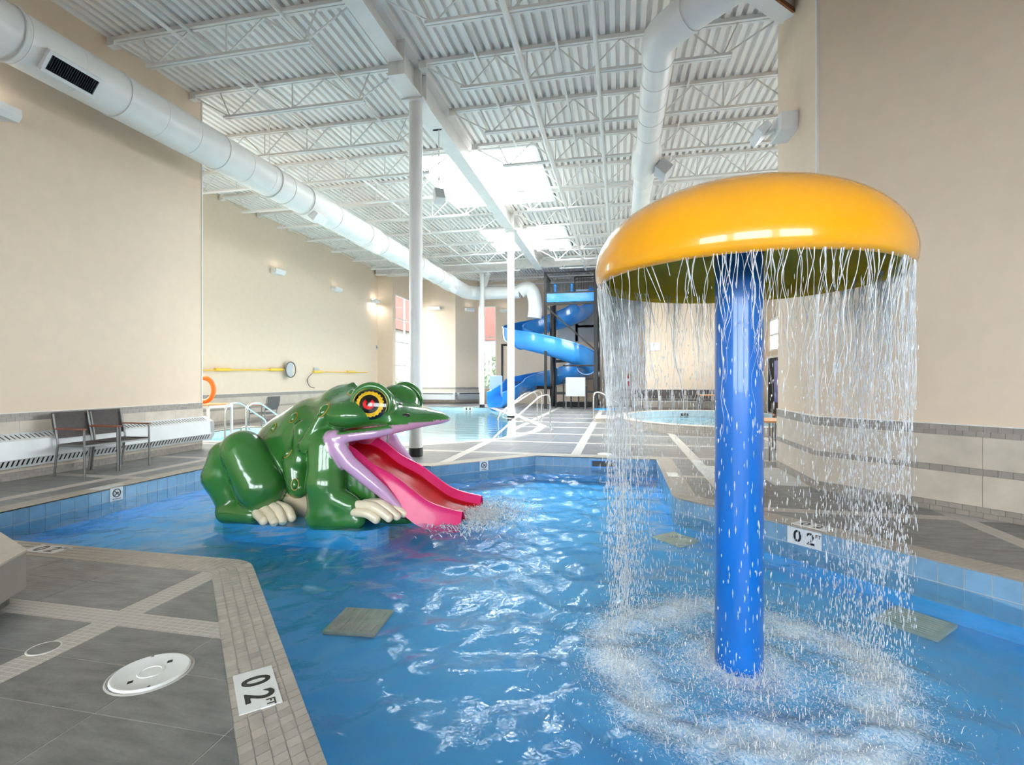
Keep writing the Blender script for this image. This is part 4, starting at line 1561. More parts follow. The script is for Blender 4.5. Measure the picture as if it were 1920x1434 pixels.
# ------------------------------------------------------------------ set back wall: rescue poles, life ring, table, ladder
X_ = -11.42
pa, pb_ = atx(372, 694, X_), atx(533, 693, X_)
t = thing('rescue_pole', 'yellow rescue pole with a grey hoop on the set back wall', 'rescue pole', (pa + pb_) / 2)
MB().tube([pa, pb_], .022, 10).build('shaft', M['rescue'], t, smooth=60)
for px0, px1 in ((403, 431), (506, 529)):
    MB().tube([atx(px0, 693, X_), atx(px1, 693, X_)], .05, 10).build('grip', M['rescue'], t, smooth=60)
hc = atx(543, 693, X_ + .1)
MB().tube([hc + Vector((.05, .27 * math.cos(a), .27 * math.sin(a))) for a in [2 * PI * k / 24 for k in range(24)]], .02, 8, closed=True).build('hoop', M['alu'], t, smooth=60)
MB().obox(hc, (.008, 0, 0), (0, .17, 0), (0, 0, .24)).build('net', M['grey_panel'], t)
MB().tube([pb_, hc], .018, 8).build('neck', M['white'], t, smooth=60)
pa, pb_ = atx(588, 697, X_), atx(689, 698, X_)
t = thing('rescue_pole', 'shorter yellow rescue pole with a hanging cord nearer the corner window', 'rescue pole', (pa + pb_) / 2)
MB().tube([pa, pb_], .022, 10).build('shaft', M['rescue'], t, smooth=60)
for px0, px1 in ((588, 603), (651, 665)):
    MB().tube([atx(px0, 697, X_), atx(px1, 697, X_)], .05, 10).build('grip', M['rescue'], t, smooth=60)
MB().obox(atx(593, 694, X_ - .04), (.02, 0, 0), (0, .16, 0), (0, 0, .1)).build('bracket', M['grey_panel'], t)
MB().tube(catmull([atx(585, 700, X_), atx(576, 712, X_), atx(581, 724, X_), atx(590, 727, X_)], 6), .014, 6).build('cord', M['alu'], t, smooth=60)

tb = atz(398, 800, 0)
t = thing('lifeguard_table', 'white framed side table with orange wooden top behind the left heater', 'table', (-10.2, 10.6, 0))
p0, p1 = aty(372, 757, 10.6), aty(416, 757, 10.6)
tz = p1.z
tx1 = p1.x
MB().box(tx1 - 1.0, 10.2, tz - .03, tx1, 11.0, tz).build('tabletop', M['oak'], t, bevel=.004)
MB().box(tx1 - 1.0, 10.22, tz - .09, tx1 - .01, 10.98, tz - .03).build('apron', M['steel_white'], t)
for xx, yy in ((tx1 - .05, 10.23), (tx1 - .05, 10.97), (tx1 - .95, 10.23), (tx1 - .95, 10.97)):
    MB().box(xx - .025, yy - .025, 0, xx + .025, yy + .025, tz - .05).build('leg', M['steel_white'], t)
lc = Vector((tx1 - .42, 10.5, tz + .345))
tag(MB().tube([lc + Vector((.22 * math.cos(a), .06 * math.cos(a) + .0 * math.sin(a), .30 * math.sin(a) * .95)) for a in [2 * PI * k / 32 for k in range(32)]], .055, 14, closed=True).build('life_ring', M['orange'], None, smooth=60), 'orange life ring leaning on the side table behind the left wall', 'life ring')
sc_ = armchair((tx1 + .15, 11.9, 0), R(180), 'grey chair half hidden behind the side table')


def rail(name, pts, label, r=.021, n=8, rad=.13, posts=True):
    t = thing(name, label, 'handrail', Vector(pts[0]))
    MB().tube(fillet(pts, rad, n), r, 12).build('tube', M['chrome'], t, smooth=60)
    for p in (pts[0], pts[-1]):
        if abs(p[2]) < .02:
            MB().lathe([(0, .012), (.05, .012), (.055, 0), (0, 0)], (p[0], p[1], 0), 20).build('flange', M['chrome'], t, smooth=40)
    return t


for k, (x, y) in enumerate(((-8.02, 9.06), (-7.52, 9.06))):
    rail('ladder_rail', [(x, y, 0), (x, y, .80), (x + .03, y + .35, .86), (x + .1, y + 1.15, .38), (x + .1, y + 1.05, -.35)], ['left steel pool ladder rail behind the frog', 'right steel pool ladder rail behind the frog'][k], r=.022, rad=.16)
rail('ladder_rail', [(-8.1, 9.62, -.3), (-8.1, 9.6, .30), (-7.3, 9.6, .30), (-7.3, 9.62, -.3)], 'low steel loop rail at the pool edge beside the frog hind leg', rad=.12)

rail('stair_rail', [(-1.81, 13.42, 0), (-1.81, 13.42, .93), (-2.0, 12.95, .92), (-2.85, 11.05, -.05), (-2.86, 11.03, -.6)], 'nearest steel stair rail slanting down into the turquoise pool', rad=.22)
rail('stair_rail', [(-2.45, 16.0, 0), (-2.42, 16.0, .98), (-2.62, 15.6, .96), (-3.25, 14.2, .45), (-3.28, 14.1, .25), (-2.9, 15.0, .1), (-2.7, 15.4, -.0)], 'farther steel stair rail looping back beside the second column', rad=.2)
rail('stair_rail', [(-2.62, 16.3, 0), (-2.62, 16.3, .90), (-2.9, 15.7, .9), (-3.5, 14.5, .3), (-3.5, 14.5, -.4)], 'middle steel stair rail behind the nearest one', rad=.2)
rail('stair_rail', [(-.81, 16.22, 0), (-.81, 16.22, .92), (-.6, 16.5, .92), (.38, 17.6, .22), (.42, 17.65, .12)], 'steel handrail leading down into the hot tub', rad=.2)

# far heaters by the pier
t = thing('wall_heater', 'white convector heater along the front of the far pier', 'heater', (-9.6, 25.75, 0))
MB().box(-10.6, 25.66, .22, -8.55, 25.88, .62).build('casing', M['heater'], t, bevel=.015)
MB().box(-10.5, 25.64, .54, -8.65, 25.66, .57).build('slot', M['dark'], t)
t = thing('wall_heater', 'dark grey convector heater along the angled pier side', 'heater', (-8.0, 26.3, 0))
MB().obox((-7.98, 26.32, .42), Vector((.7071, .7071, 0)) * .66, Vector((.7071, -.7071, 0)) * .1, (0, 0, .2)).build('casing', M['grey_panel'], t, bevel=.015)
MB().obox((-7.90, 26.24, .56), Vector((.7071, .7071, 0)) * .6, Vector((.7071, -.7071, 0)) * .012, (0, 0, .02)).build('slot', M['dark'], t)

# ------------------------------------------------------------------ hot tub seating
def side_chair(loc, rz, label):
    t = armchair(loc, rz, label)
    return t


tub_chair = armchair((aty(1200, 768, 22.1).x, 22.1, 0), R(-90), 'brown armchair behind the hot tub', leg_m=M['chair_steel'])
for k in range(7):
    x = aty(1200, 768, 22.1).x + .53 * k
    c = tub_chair if k == 0 else copy_tree(tub_chair, loc=(x, 22.1, 0), rz=R(-90))
    c['label'] = f'{ORD[k]} brown armchair from the left in the row behind the hot tub'
    c['group'] = 'armchairs in the row behind the hot tub'
p = aty(1327, 740, 21.2)
t = thing('dining_table', 'table with orange wooden top and grey legs behind the hot tub', 'table', (p.x, 21.2, 0))
MB().box(p.x - .35, 20.8, p.z - .03, p.x + .75, 21.6, p.z + .01).build('tabletop', M['oak'], t, bevel=.005)
for dx in (-.28, .68):
    for dy in (-.32, .32):
        MB().tube([(p.x + dx, 21.2 + dy, 0), (p.x + dx, 21.2 + dy, p.z - .02)], .022, 8).build('leg', M['alu'], t, smooth=60)
tz = .66
t = thing('side_table', 'small wood topped table beside the right corner wall', 'table', (2.75, 9.3, 0))
MB().box(2.28, 8.95, tz - .03, 3.2, 9.7, tz).build('tabletop', M['oak'], t, bevel=.005)
for xx, yy in ((2.40, 9.0), (3.12, 9.0), (2.40, 9.64), (3.12, 9.64)):
    MB().tube([(xx, yy, 0), (xx, yy, tz - .02)], .014, 8).build('leg', M['alu'], t, smooth=60)
c = copy_tree(ch1, loc=(3.15, 10.6, 0), rz=R(-100))
c['label'] = 'dark armchair half hidden behind the right corner table'

# ------------------------------------------------------------------ near left low bench block
t = thing('bench_block', 'low grey tiled bench block cut by the left frame edge', 'bench', (-3.9, 2.3, 0))
poly = [(-3.53, 2.40), (-4.12, 2.64), (-4.9, 2.3), (-4.6, 1.2), (-3.3, 1.55), (-3.36, 2.12)]
MB().prism(poly, .085, .30).build('body', M['bench'], t)
MB().prism(expand(ccw(poly), .004), .30, .312).build('cap', M['slab'], t)
MB().prism(expand(ccw(poly), -.07), 0, .085).build('plinth', M['granite'], t)

# ------------------------------------------------------------------ markers, lids, drains
def text_part(body, size, origin, ux, uy, m, name, parent, bold=.012):
    cu = bpy.data.curves.new(name, 'FONT')
    cu.body = body
    cu.size = size
    cu.align_x = 'CENTER'
    cu.align_y = 'CENTER'
    cu.offset = bold * size
    cu.extrude = .0008
    tmp = bpy.data.objects.new('tmp', cu)
    COL.objects.link(tmp)
    dg = bpy.context.evaluated_depsgraph_get()
    me = bpy.data.meshes.new_from_object(tmp.evaluated_get(dg))
    bpy.data.objects.remove(tmp)
    ux, uy = Vector(ux).normalized(), Vector(uy).normalized()
    uz = ux.cross(uy)
    mtx = Matrix((ux, uy, uz)).transposed().to_4x4()
    mtx.translation = Vector(origin) - base_of(parent)
    me.transform(mtx)
    me.materials.clear()
    me.materials.append(m)
    o = bpy.data.objects.new(name, me)
    COL.objects.link(o)
    o.parent = parent
    return o


def depth_marker(c, ux, uy, label, sz=.152):
    """two white tiles reading 0 2FT"""
    c, ux, uy = Vector(c), Vector(ux).normalized(), Vector(uy).normalized()
    uz = ux.cross(uy)
    t = thing('depth_marker', label, 'depth marker', c)
    for s, txt in ((-1, '0'), (1, '2')):
        cc = c + ux * s * sz / 2
        MB().obox(cc, ux * (sz / 2 - .0012), uy * (sz / 2), uz * .003).build('tile', M['marker'], t)
        text_part(txt, sz * .98, cc + uz * .0034 - ux * (sz * .10 if s > 0 else -sz * .12) - uy * .002, ux, uy, M['ink'], 'numeral', t, .02)
    text_part('FT', sz * .30, c + ux * sz * .82 + uy * sz * .24 + uz * .0034, ux, uy, M['ink'], 'unit_text', t, .02)
    return t


D1, D2 = (.7071, -.7071, 0), (.7071, .7071, 0)
depth_marker((mk1.x, mk1.y, .0015), D1, D2, 'depth marker tiles reading 0 2 FT in the near coping', .16)
depth_marker((mk2.x, mk2.y, .0015), (1, 0, 0), (0, 1, 0), 'depth marker tiles reading 0 2 FT in the coping by the bench block', .155)
depth_marker((mk3.x, mk3.y, .0015), D1, D2, 'flat depth marker tiles on the right coping above the waterline', .15)
depth_marker((.60 + CW / 2, mk4.y, .0015), (0, -1, 0), (-1, 0, 0), 'flat depth marker tiles in the coping at the far right pool edge', .15)
depth_marker((mk5.x, mk5.y, .0015), (0, 1, 0), (1, 0, 0), 'flat depth marker tiles in the left coping below the chairs', .15)
wm = atz(1510, 1010, -.085)
kk = (6.65 - (wm.x + wm.y)) / 2
r_ = ray(1508, 1005); k_ = 6.65 / (r_[0] + r_[1])
wm = Vector((r_[0] * k_, r_[1] * k_, -.085)) + Vector((-.7071, -.7071, 0)) * .006
depth_marker(wm, D1, (0, 0, 1), 'upright depth marker tiles reading 0 2 FT on the right pool side', .15)


def no_diving(c, ux, label, sz=.16):
    c, ux = Vector(c), Vector(ux).normalized()
    uy = Vector((0, 0, 1))
    uz = ux.cross(uy)
    t = thing('warning_tile', label, 'warning tile', c)
    MB().obox(c, ux * sz / 2, uy * sz / 2, uz * .003).build('tile', M['marker'], t)
    r = sz * .30
    o = c + uy * sz * .08 + uz * .004
    MB().tube([o + (ux * math.cos(a) + uy * math.sin(a)) * r for a in [2 * PI * k / 32 for k in range(32)]], sz * .035, 6, closed=True).build('ring', M['ink'], t)
    MB().bar(o - (ux - uy) * r * .68, o + (ux - uy) * r * .68, .003, sz * .05).build('slash', M['ink'], t)
    f = MB()
    f.tube([o + (ux * -.08 + uy * -.11) * sz, o + (ux * .10 + uy * .06) * sz], sz * .035, 6)
    f.tube([o + (ux * .10 + uy * .06) * sz, o + (ux * .16 + uy * -.06) * sz], sz * .026, 6)
    f.ball(o + (ux * -.13 + uy * -.15) * sz, sz * .045, 8, 6)
    f.build('diver', M['ink'], t)
    text_part('NO DIVING', sz * .13, c - uy * sz * .38 + uz * .0035, ux, uy, M['ink'], 'caption', t, .01)
    return t


p = atx(218, 925, -6.125)
no_diving((-6.122, p.y, -.082), (0, 1, 0), 'no diving tile on the left pool side below the chairs')
r_ = ray(907, 874); k_ = (-10.25) / (r_[0] - r_[1])
no_diving((r_[0] * k_ + .004, r_[1] * k_ - .004, -.082), (.7071, .7071, 0), 'no diving tile on the far angled pool side right of the frog')

p0, p1 = aty(1108, 872, 8.79), aty(1156, 872, 8.79)
t = thing('skimmer', 'dark skimmer slot in the far pool side', 'skimmer', ((p0.x + p1.x) / 2, 8.79, -.1))
MB().box(p0.x, 8.78, -.165, p1.x, 8.80, -.15).box(p0.x, 8.78, -.055, p1.x, 8.80, -.04).box(p0.x, 8.78, -.15, p0.x + .02, 8.80, -.055).box(p1.x - .02, 8.78, -.15, p1.x, 8.80, -.055).build('frame', M['slide_blue'], t)
MB().box(p0.x + .02, 8.786, -.15, p1.x - .02, 8.793, -.055).build('mouth', M['black'], t)

# deck lid
t = thing('deck_lid', 'round white skimmer lid set in the near slate deck', 'lid', (-2.105, 1.93, 0))
c = (-2.105, 1.93, 0)
MB().lathe([(.158, .0), (.165, .004), (.172, .0)], c, 48).build('collar_ring', M['grout'], t, smooth=40)
MB().lathe([(0, .007), (.04, .007), (.042, .010), (.052, .010), (.054, .007), (.130, .007), (.140, .011), (.150, .011), (.156, .004), (.156, -.003)], c, 48).build('lid_plate', M['lid'], t, smooth=30)
for s in (-1, 1):
    cc = Vector((c[0] + .014 * s, c[1] + .088 * s, .0078))
    MB().prism([(cc.x - .013, cc.y), (cc.x, cc.y - .017), (cc.x + .013, cc.y), (cc.x, cc.y + .015)], .006, .0082).build('finger_hole', M['dark'], t)
    MB().lathe([(0, .013), (.006, .0125), (.007, .010)], (c[0] - .10 * s, c[1] + .102 * s, 0), 10).build('screw', M['alu'], t)
c = (-2.82, 1.995, 0)
t = thing('floor_cleanout', 'small round grey cleanout cover by the mosaic strip', 'cover', c)
MB().lathe([(.062, .001), (.064, .003), (.069, .003), (.071, .0)], c, 36).build('rim', M['coping_grout'], t, smooth=40)
MB().lathe([(0, .0022), (.062, .0022), (.062, -.001)], c, 36).build('plate', M['slate'], t, smooth=40)


dc = atz(1134, 851, 0)
t = thing('deck_lid', 'small white lid in the far deck just beyond the skimmer slot', 'lid', dc)
MB().lathe([(0, .008), (.11, .008), (.12, .004), (.12, 0), (0, 0)], dc, 32).build('lid_plate', M['lid'], t, smooth=40)
MB().lathe([(.122, .003), (.135, .003), (.137, 0)], dc, 32).build('collar_ring', M['grout'], t, smooth=40)


def drain(px, py, label, rz, s=.2):
    p = atz(px, py, FLOOR_B)
    t = thing('pool_drain', label, 'drain', p)
    q = Matrix.Rotation(rz, 3, 'Z')
    b0 = MB().obox(p + Vector((0, 0, .012)), q @ Vector((s, 0, 0)), q @ Vector((0, s, 0)), (0, 0, .012)).build('plate', M['drain'], t, bevel=.006)
    for k in range(9):
        off = -s * .8 + s * 1.6 * k / 8
        MB().obox(p + q @ Vector((off, 0, .026)), q @ Vector((.006, 0, 0)), q @ Vector((0, s * .8, 0)), (0, 0, .003)).build('rib', M['drain'], t)
    return t


drain(674, 1168, 'square beige drain cover under the water left of centre', R(5), .19)
drain(1716, 1170, 'square beige drain cover under the water at the right', R(45), .19)
drain(1270, 1012, 'square beige drain cover under the water near the pole', R(45), .19)

# ------------------------------------------------------------------ mushroom fountain
ms = thing('mushroom_fountain', 'yellow mushroom water fountain on a blue pole standing in the wading pool', 'fountain', (*POLE, FLOOR_B))
PR = .12
MB().lathe([(PR, FLOOR_B), (PR, 2.24)], (*POLE, 0), 48).build('pole', M['pole_blue'], ms, smooth=50)
MB().lathe([(0, FLOOR_B + .04), (.2, FLOOR_B + .04), (.2, FLOOR_B), (0, FLOOR_B)], (*POLE, 0), 40).build('base_plate', M['pole_blue'], ms, smooth=40)
ZR, CR = 1.86, .752
prof = []
HD = .40
for k in range(33):
    a = PI / 2 * k / 32
    prof.append(((CR + .008) * math.cos(a) ** 0.80, ZR + .075 + HD * math.sin(a) ** 1.02))
prof[-1] = (0.0005, prof[-1][1])
outer = [(CR - .030, ZR), (CR - .008, ZR + .006), (CR + .002, ZR + .025), (CR + .007, ZR + .05)] + prof
inner = [(CR - .030, ZR), (CR - .040, ZR + .02), (CR - .028, ZR + .07)] + [(r * .955 - .0, z - .04) for r, z in prof if r < CR * .985]
MB().lathe(outer, (*POLE, 0), 96).build('cap', M['yellow'], ms, smooth=180)
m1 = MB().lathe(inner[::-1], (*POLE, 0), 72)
m1.build('cap_underside', M['yellow_shaded'], ms, smooth=180)

# falling water: many thin ragged strands and drops
sv, sq = [], []


def strand(pts, rad):
    n = 5
    b = len(sv)
    for i, (p, r) in enumerate(zip(pts, rad)):
        for k in range(n):
            a = 2 * PI * k / n
            sv.append((p[0] + r * math.cos(a), p[1] + r * math.sin(a), p[2]))
    for i in range(len(pts) - 1):
        for k in range(n):
            l = (k + 1) % n
            sq.append((b + i * n + k, b + (i + 1) * n + k, b + (i + 1) * n + l, b + i * n + l))


def drop(c, r, h, tilt=(0, 0)):
    b = len(sv)
    n = 4
    for dz, s in ((h, .15), (.2 * h, 1.0), (-h, .2)):
        for k in range(n):
            a = 2 * PI * k / n
            sv.append((c[0] + r * s * math.cos(a) + tilt[0] * dz, c[1] + r * s * math.sin(a) + tilt[1] * dz, c[2] + dz))
    for i in range(2):
        for k in range(n):
            l = (k + 1) % n
            sq.append((b + i * n + k, b + (i + 1) * n + k, b + (i + 1) * n + l, b + i * n + l))


def density(a):
    """a is the angle round the rim; the water runs over the rim unevenly"""
    d = .22
    for c, w, g in ((2.62, .30, 1.3), (2.0, .45, .25), (.26, .40, .9), (-.5, .35, .28), (-1.3, .6, .10), (1.2, .5, .2)):
        x = (a - c + PI) % (2 * PI) - PI
        d += g * math.exp(-(x / w) ** 2)
    return d


rs = random.Random(11)
made = 0
while made < 420:
    a = rs.uniform(-PI, PI)
    if rs.random() > density(a) / 1.25: continue
    made += 1
    dn = density(a)
    r0 = CR - .012
    z = ZR + .004
    L = min(1.9, rs.uniform(.15, .55) + rs.random() ** 2 * dn * 1.3)
    n = int(L / .05) + 3
    vin = rs.uniform(.0, .085)                  # drifts inwards as it falls
    tang = rs.uniform(-.09, .09)
    ph, ph2 = rs.uniform(0, 6), rs.uniform(0, 6)
    pts, rad = [], []
    R0 = rs.uniform(.0012, .0034) * (1.9 if dn > 1.0 and a > 1.5 else 1.25 if dn > .8 else .9)
    for i in range(n):
        dz = L * i / (n - 1)
        rr = r0 - vin * dz ** .7 + .006 * math.sin(9 * dz + ph)
        aa = a + (tang * dz + .013 * math.sin(11 * dz + ph) + .008 * math.sin(27 * dz + ph2)) / r0
        pts.append((POLE[0] + rr * math.cos(aa), POLE[1] + rr * math.sin(aa), z - dz))
        taper = 1.0 - .75 * (i / (n - 1))
        rad.append(max(.0004, R0 * taper * (.75 + .45 * math.sin(40 * dz + ph2) * math.sin(13 * dz + ph))))
    strand(pts, rad)
    zl = pts[-1][2]
    for _ in range(int(8 + 22 * dn)):
        zz = rs.uniform(WL, zl + .45)
        if zz > ZR - .1: continue
        aa = a + rs.uniform(-.05, .05)
        rr = CR - .03 - vin * (ZR - zz) * .55 + rs.uniform(-.03, .03)
        drop((POLE[0] + rr * math.cos(aa), POLE[1] + rr * math.sin(aa), zz), rs.uniform(.0012, .0032), rs.uniform(.004, .02))
# heavier torn ropes of water where most of it pours over, at the far left of the rim
for _ in range(60):
    a = rs.gauss(2.62, .24)
    L = rs.uniform(.25, .95)
    n = int(L / .04) + 3
    ph, ph2 = rs.uniform(0, 6), rs.uniform(0, 6)
    tang = rs.uniform(-.12, .12)
    R0 = rs.uniform(.004, .0085)
    pts, rad = [], []
    for i in range(n):
        u = i / (n - 1)
        dz = L * u
        rr = CR - .012 - .06 * dz + .010 * math.sin(7 * dz + ph)
        aa = a + (tang * dz + .016 * math.sin(10 * dz + ph)) / CR
        pts.append((POLE[0] + rr * math.cos(aa), POLE[1] + rr * math.sin(aa), ZR + .004 - dz))
        rad.append(max(.0005, R0 * (1 - u) ** .7 * (.6 + .5 * math.sin(23 * dz + ph2) ** 2)))
    strand(pts, rad)
# thin sheets clinging to the inside of the rim
for _ in range(130):
    a = rs.uniform(-PI, PI)
    if rs.random() > density(a): continue
    l = rs.uniform(.1, .26)
    k0 = rs.uniform(-.10, .10)
    pts = [(POLE[0] + (CR - .035 - .25 * u * l) * math.cos(a + k0 * u), POLE[1] + (CR - .035 - .25 * u * l) * math.sin(a + k0 * u), ZR + .05 - u * l) for u in [i / 7 for i in range(8)]]
    strand(pts, [rs.uniform(.002, .005) * (1 - .6 * i / 7) for i in range(8)])
fw_ = np_mesh('water_curtain', sv, sq, M['spray'], smooth=True)
tag(fw_, 'ragged curtain of white water falling from the yellow mushroom rim', 'water', kind='stuff')

# splash: jets, curls and drops thrown up where the curtain lands
sv, sq = [], []
for _ in range(6500):
    a = rs.uniform(0, 2 * PI)
    u = rs.random()
    if u < .58: r = rs.gauss(.68, .16)
    elif u < .86: r = abs(rs.gauss(.10, .15)) + .12
    else: r = rs.uniform(.15, 1.15)
    h = rs.expovariate(1 / .014)
    p = Vector((POLE[0] + r * math.cos(a), POLE[1] + r * math.sin(a), WL + .004))
    if rs.random() < .22:
        th = rs.uniform(0, 2 * PI)
        d = Vector((math.cos(th), math.sin(th), 0))
        l = rs.uniform(.010, .035)
        hh = rs.uniform(.003, .03)
        pts = [p + d * l * s + Vector((0, 0, hh * 4 * s * (1 - s * .72))) for s in (0, .25, .5, .75, 1)]
        rd = rs.uniform(.0006, .0016)
        strand(pts, [rd * 1.3, rd, rd * .8, rd * .8, rd * .3])
    else:
        drop(p + Vector((0, 0, min(h, .12))), rs.uniform(.0010, .0034), rs.uniform(.0015, .006), (rs.uniform(-.6, .6), rs.uniform(-.6, .6)))
for _ in range(1500):
    u, v = rs.gauss(0, .22), rs.gauss(0, .34)
    p = Vector((-1.50 + u, 5.5 + v, WL + .006))
    th = rs.uniform(0, 2 * PI)
    d = Vector((math.cos(th), math.sin(th), 0))
    l = rs.uniform(.02, .09)
    hh = rs.uniform(.004, .03)
    pts = [p + d * l * s + Vector((0, 0, hh * 4 * s * (1 - s * .8))) for s in (0, .25, .5, .75, 1)]
    rd = rs.uniform(.002, .006)
    strand(pts, [rd * 1.3, rd, rd, rd * .8, rd * .3])
sp_ = np_mesh('splash_foam', sv, sq, M['spray'], smooth=True)
tag(sp_, 'white splashing foam ring round the blue pole and at the tongue end', 'foam', kind='stuff')

# ------------------------------------------------------------------ frog slide
FY = 5.5
frog = thing('frog_slide', 'giant glossy green frog water slide with a pink tongue chute in the pool', 'water slide', (-3.2, FY, WL))
h_ = .0175
ux = np.arange(-4.80, -1.82, h_, dtype=np.float32)
vy = np.arange(-1.02, 1.021, h_, dtype=np.float32)
wz = np.arange(-.46, 1.46, h_, dtype=np.float32)
U, Vv, W = np.meshgrid(ux, vy, wz, indexing='ij')
Va = np.abs(Vv)


def rc(a, b, ra, rb, sy=1.0):
    ax_, ay_, az_ = a
    bx, by, bz = b[0] - a[0], (b[1] - a[1]), b[2] - a[2]
    px, py, pz = U - ax_, Va - ay_, W - az_
    hh = np.clip((px * bx + py * by + pz * bz) / (bx * bx + by * by + bz * bz), 0, 1)
    return np.sqrt((px - bx * hh) ** 2 + ((py - by * hh) / sy) ** 2 + (pz - bz * hh) ** 2) - (ra + (rb - ra) * hh)


def ell(c, r):
    px, py, pz = (U - c[0]), (Va - c[1]), (W - c[2])
    k0 = np.sqrt((px / r[0]) ** 2 + (py / r[1]) ** 2 + (pz / r[2]) ** 2)
    k1 = np.sqrt((px / r[0] ** 2) ** 2 + (py / r[1] ** 2) ** 2 + (pz / r[2] ** 2) ** 2) + 1e-6
    return k0 * (k0 - 1) / k1


def smin(a, b, k):
    hh = np.clip(.5 + .5 * (b - a) / k, 0, 1)
    return b + (a - b) * hh - k * hh * (1 - hh)


def smax(a, b, k):
    return -smin(-a, -b, k)


# trunk
body = ell((-3.86, 0, .34), (.52, .50, .62))
body = smin(body, ell((-3.50, 0, .56), (.60, .56, .58)), .10)
body = smin(body, ell((-3.20, 0, .62), (.42, .56, .66)), .10)
body = smin(body, rc((-3.7, 0, .1), (-3.1, 0, .1), .46, .50), .1)
body = smin(body, rc((-3.14, 0, 1.16), (-3.10, 0, 1.275), .12, .035), .06)
body = smin(body, rc((-3.22, 0, 1.12), (-2.92, 0, 1.16), .12, .09), .08)
# chin under the tongue
body = smin(body, rc((-3.0, 0, .28), (-2.46, 0, -.12), .52, .36), .08)
# head / upper jaw
head = ell((-2.93, 0, .95), (.46, .64, .25))
head = smin(head, ell((-2.52, 0, .90), (.48, .40, .15)), .12)
head = smin(head, ell((-2.12, 0, .885), (.23, .15, .075)), .08)
head = smin(head, rc((-2.25, 0, .90), (-2.03, 0, .893), .08, .072), .06)
head = smin(head, rc((-2.62, .24, .97), (-2.2, .06, .93), .08, .05), .08)
body = smin(body, head, .08)
# mouth wedge and gullet
dlow = (U + 3.16) * .64 + (W - .70) * .768
dup = (.765 + (U + 3.14) * .075) - W
carve = smax(-dlow, -dup, .05)
body = smax(body, -carve, .03)
body = smax(body, -np.maximum(np.maximum(np.maximum(Va - .40, -(dlow + .13)), -(U + 3.3)), -dup), .02)
gul = ell((-3.05, 0, .62), (.34, .36, .20))
body = smax(body, -gul, .05)
# lips



def lp(px, py, v):
    q = aty(px, py, FY - v)
    return (q.x, v, q.z)


lo_pts = [lp(626, 822, .60), lp(634, 840, .605), lp(652, 866, .59), lp(682, 892, .54), lp(716, 920, .48), lp(752, 956, .42)]
lo_r = [.085, .088, .085, .08, .07, .05]
lipl = None
for i in range(5):
    s = rc(lo_pts[i], lo_pts[i + 1], lo_r[i], lo_r[i + 1])
    lipl = s if lipl is None else np.minimum(lipl, s)
up_pts = [lp(628, 822, .60), lp(658, 817, .60), lp(703, 811, .52), lp(750, 801, .36), lp(797, 791, .16), lp(826, 786, .03)]
up_r = [.07, .062, .060, .055, .05, .045]
lipu = None
for i in range(5):
    s = rc(up_pts[i], up_pts[i + 1], up_r[i], up_r[i + 1])
    lipu = s if lipu is None else np.minimum(lipu, s)
body = smin(body, lipl, .035)
body = smin(body, lipu, .05)
# eye mounds
body = smin(body, ell((-2.68, .32, 1.065), (.27, .165, .215)), .07)
# cheek fold behind the mouth corner
body = smin(body, rc((-3.16, .56, .93), (-3.32, .60, .62), .06, .08), .03)
# neck and flank folds
body = smin(body, rc((-3.44, .50, .80), (-3.42, .56, .44), .08, .08), .06)
body = smin(body, rc((-3.52, .52, .42), (-3.44, .56, .16), .13, .12), .04)
# front arm
arm = rc((-3.12, .50, .60), (-3.09, .58, .22), .225, .200)
arm = smin(arm, rc((-3.09, .59, .22), (-3.07, .60, -.05), .205, .195), .06)
arm2 = rc((-3.02, .62, .10), (-2.80, .60, .0), .15, .12)
arm2 = smin(arm2, rc((-3.14, .62, -.13), (-2.72, .60, -.14), .15, .10), .06)
body = smin(body, arm, .022)
body = smin(body, arm2, .028)
# hind leg: thigh, shin, foot
thigh = rc((-4.11, .60, .54), (-3.88, .60, .16), .235, .265)
shin = rc((-4.30, .66, .50), (-4.36, .64, .26), .155, .185)
shin = smin(shin, rc((-4.36, .64, .26), (-4.25, .62, -.02), .185, .15), .05)
foot = rc((-4.24, .66, -.12), (-3.92, .70, -.13), .135, .10)
foot = smin(foot, rc((-4.24, .58, -.12), (-3.80, .50, -.12), .135, .13), .06)
body = smin(body, thigh, .02)
body = smin(body, shin, .018)
body = smin(body, foot, .022)
body = smax(body, -(W + .25), .01)            # flat underside below the waterline


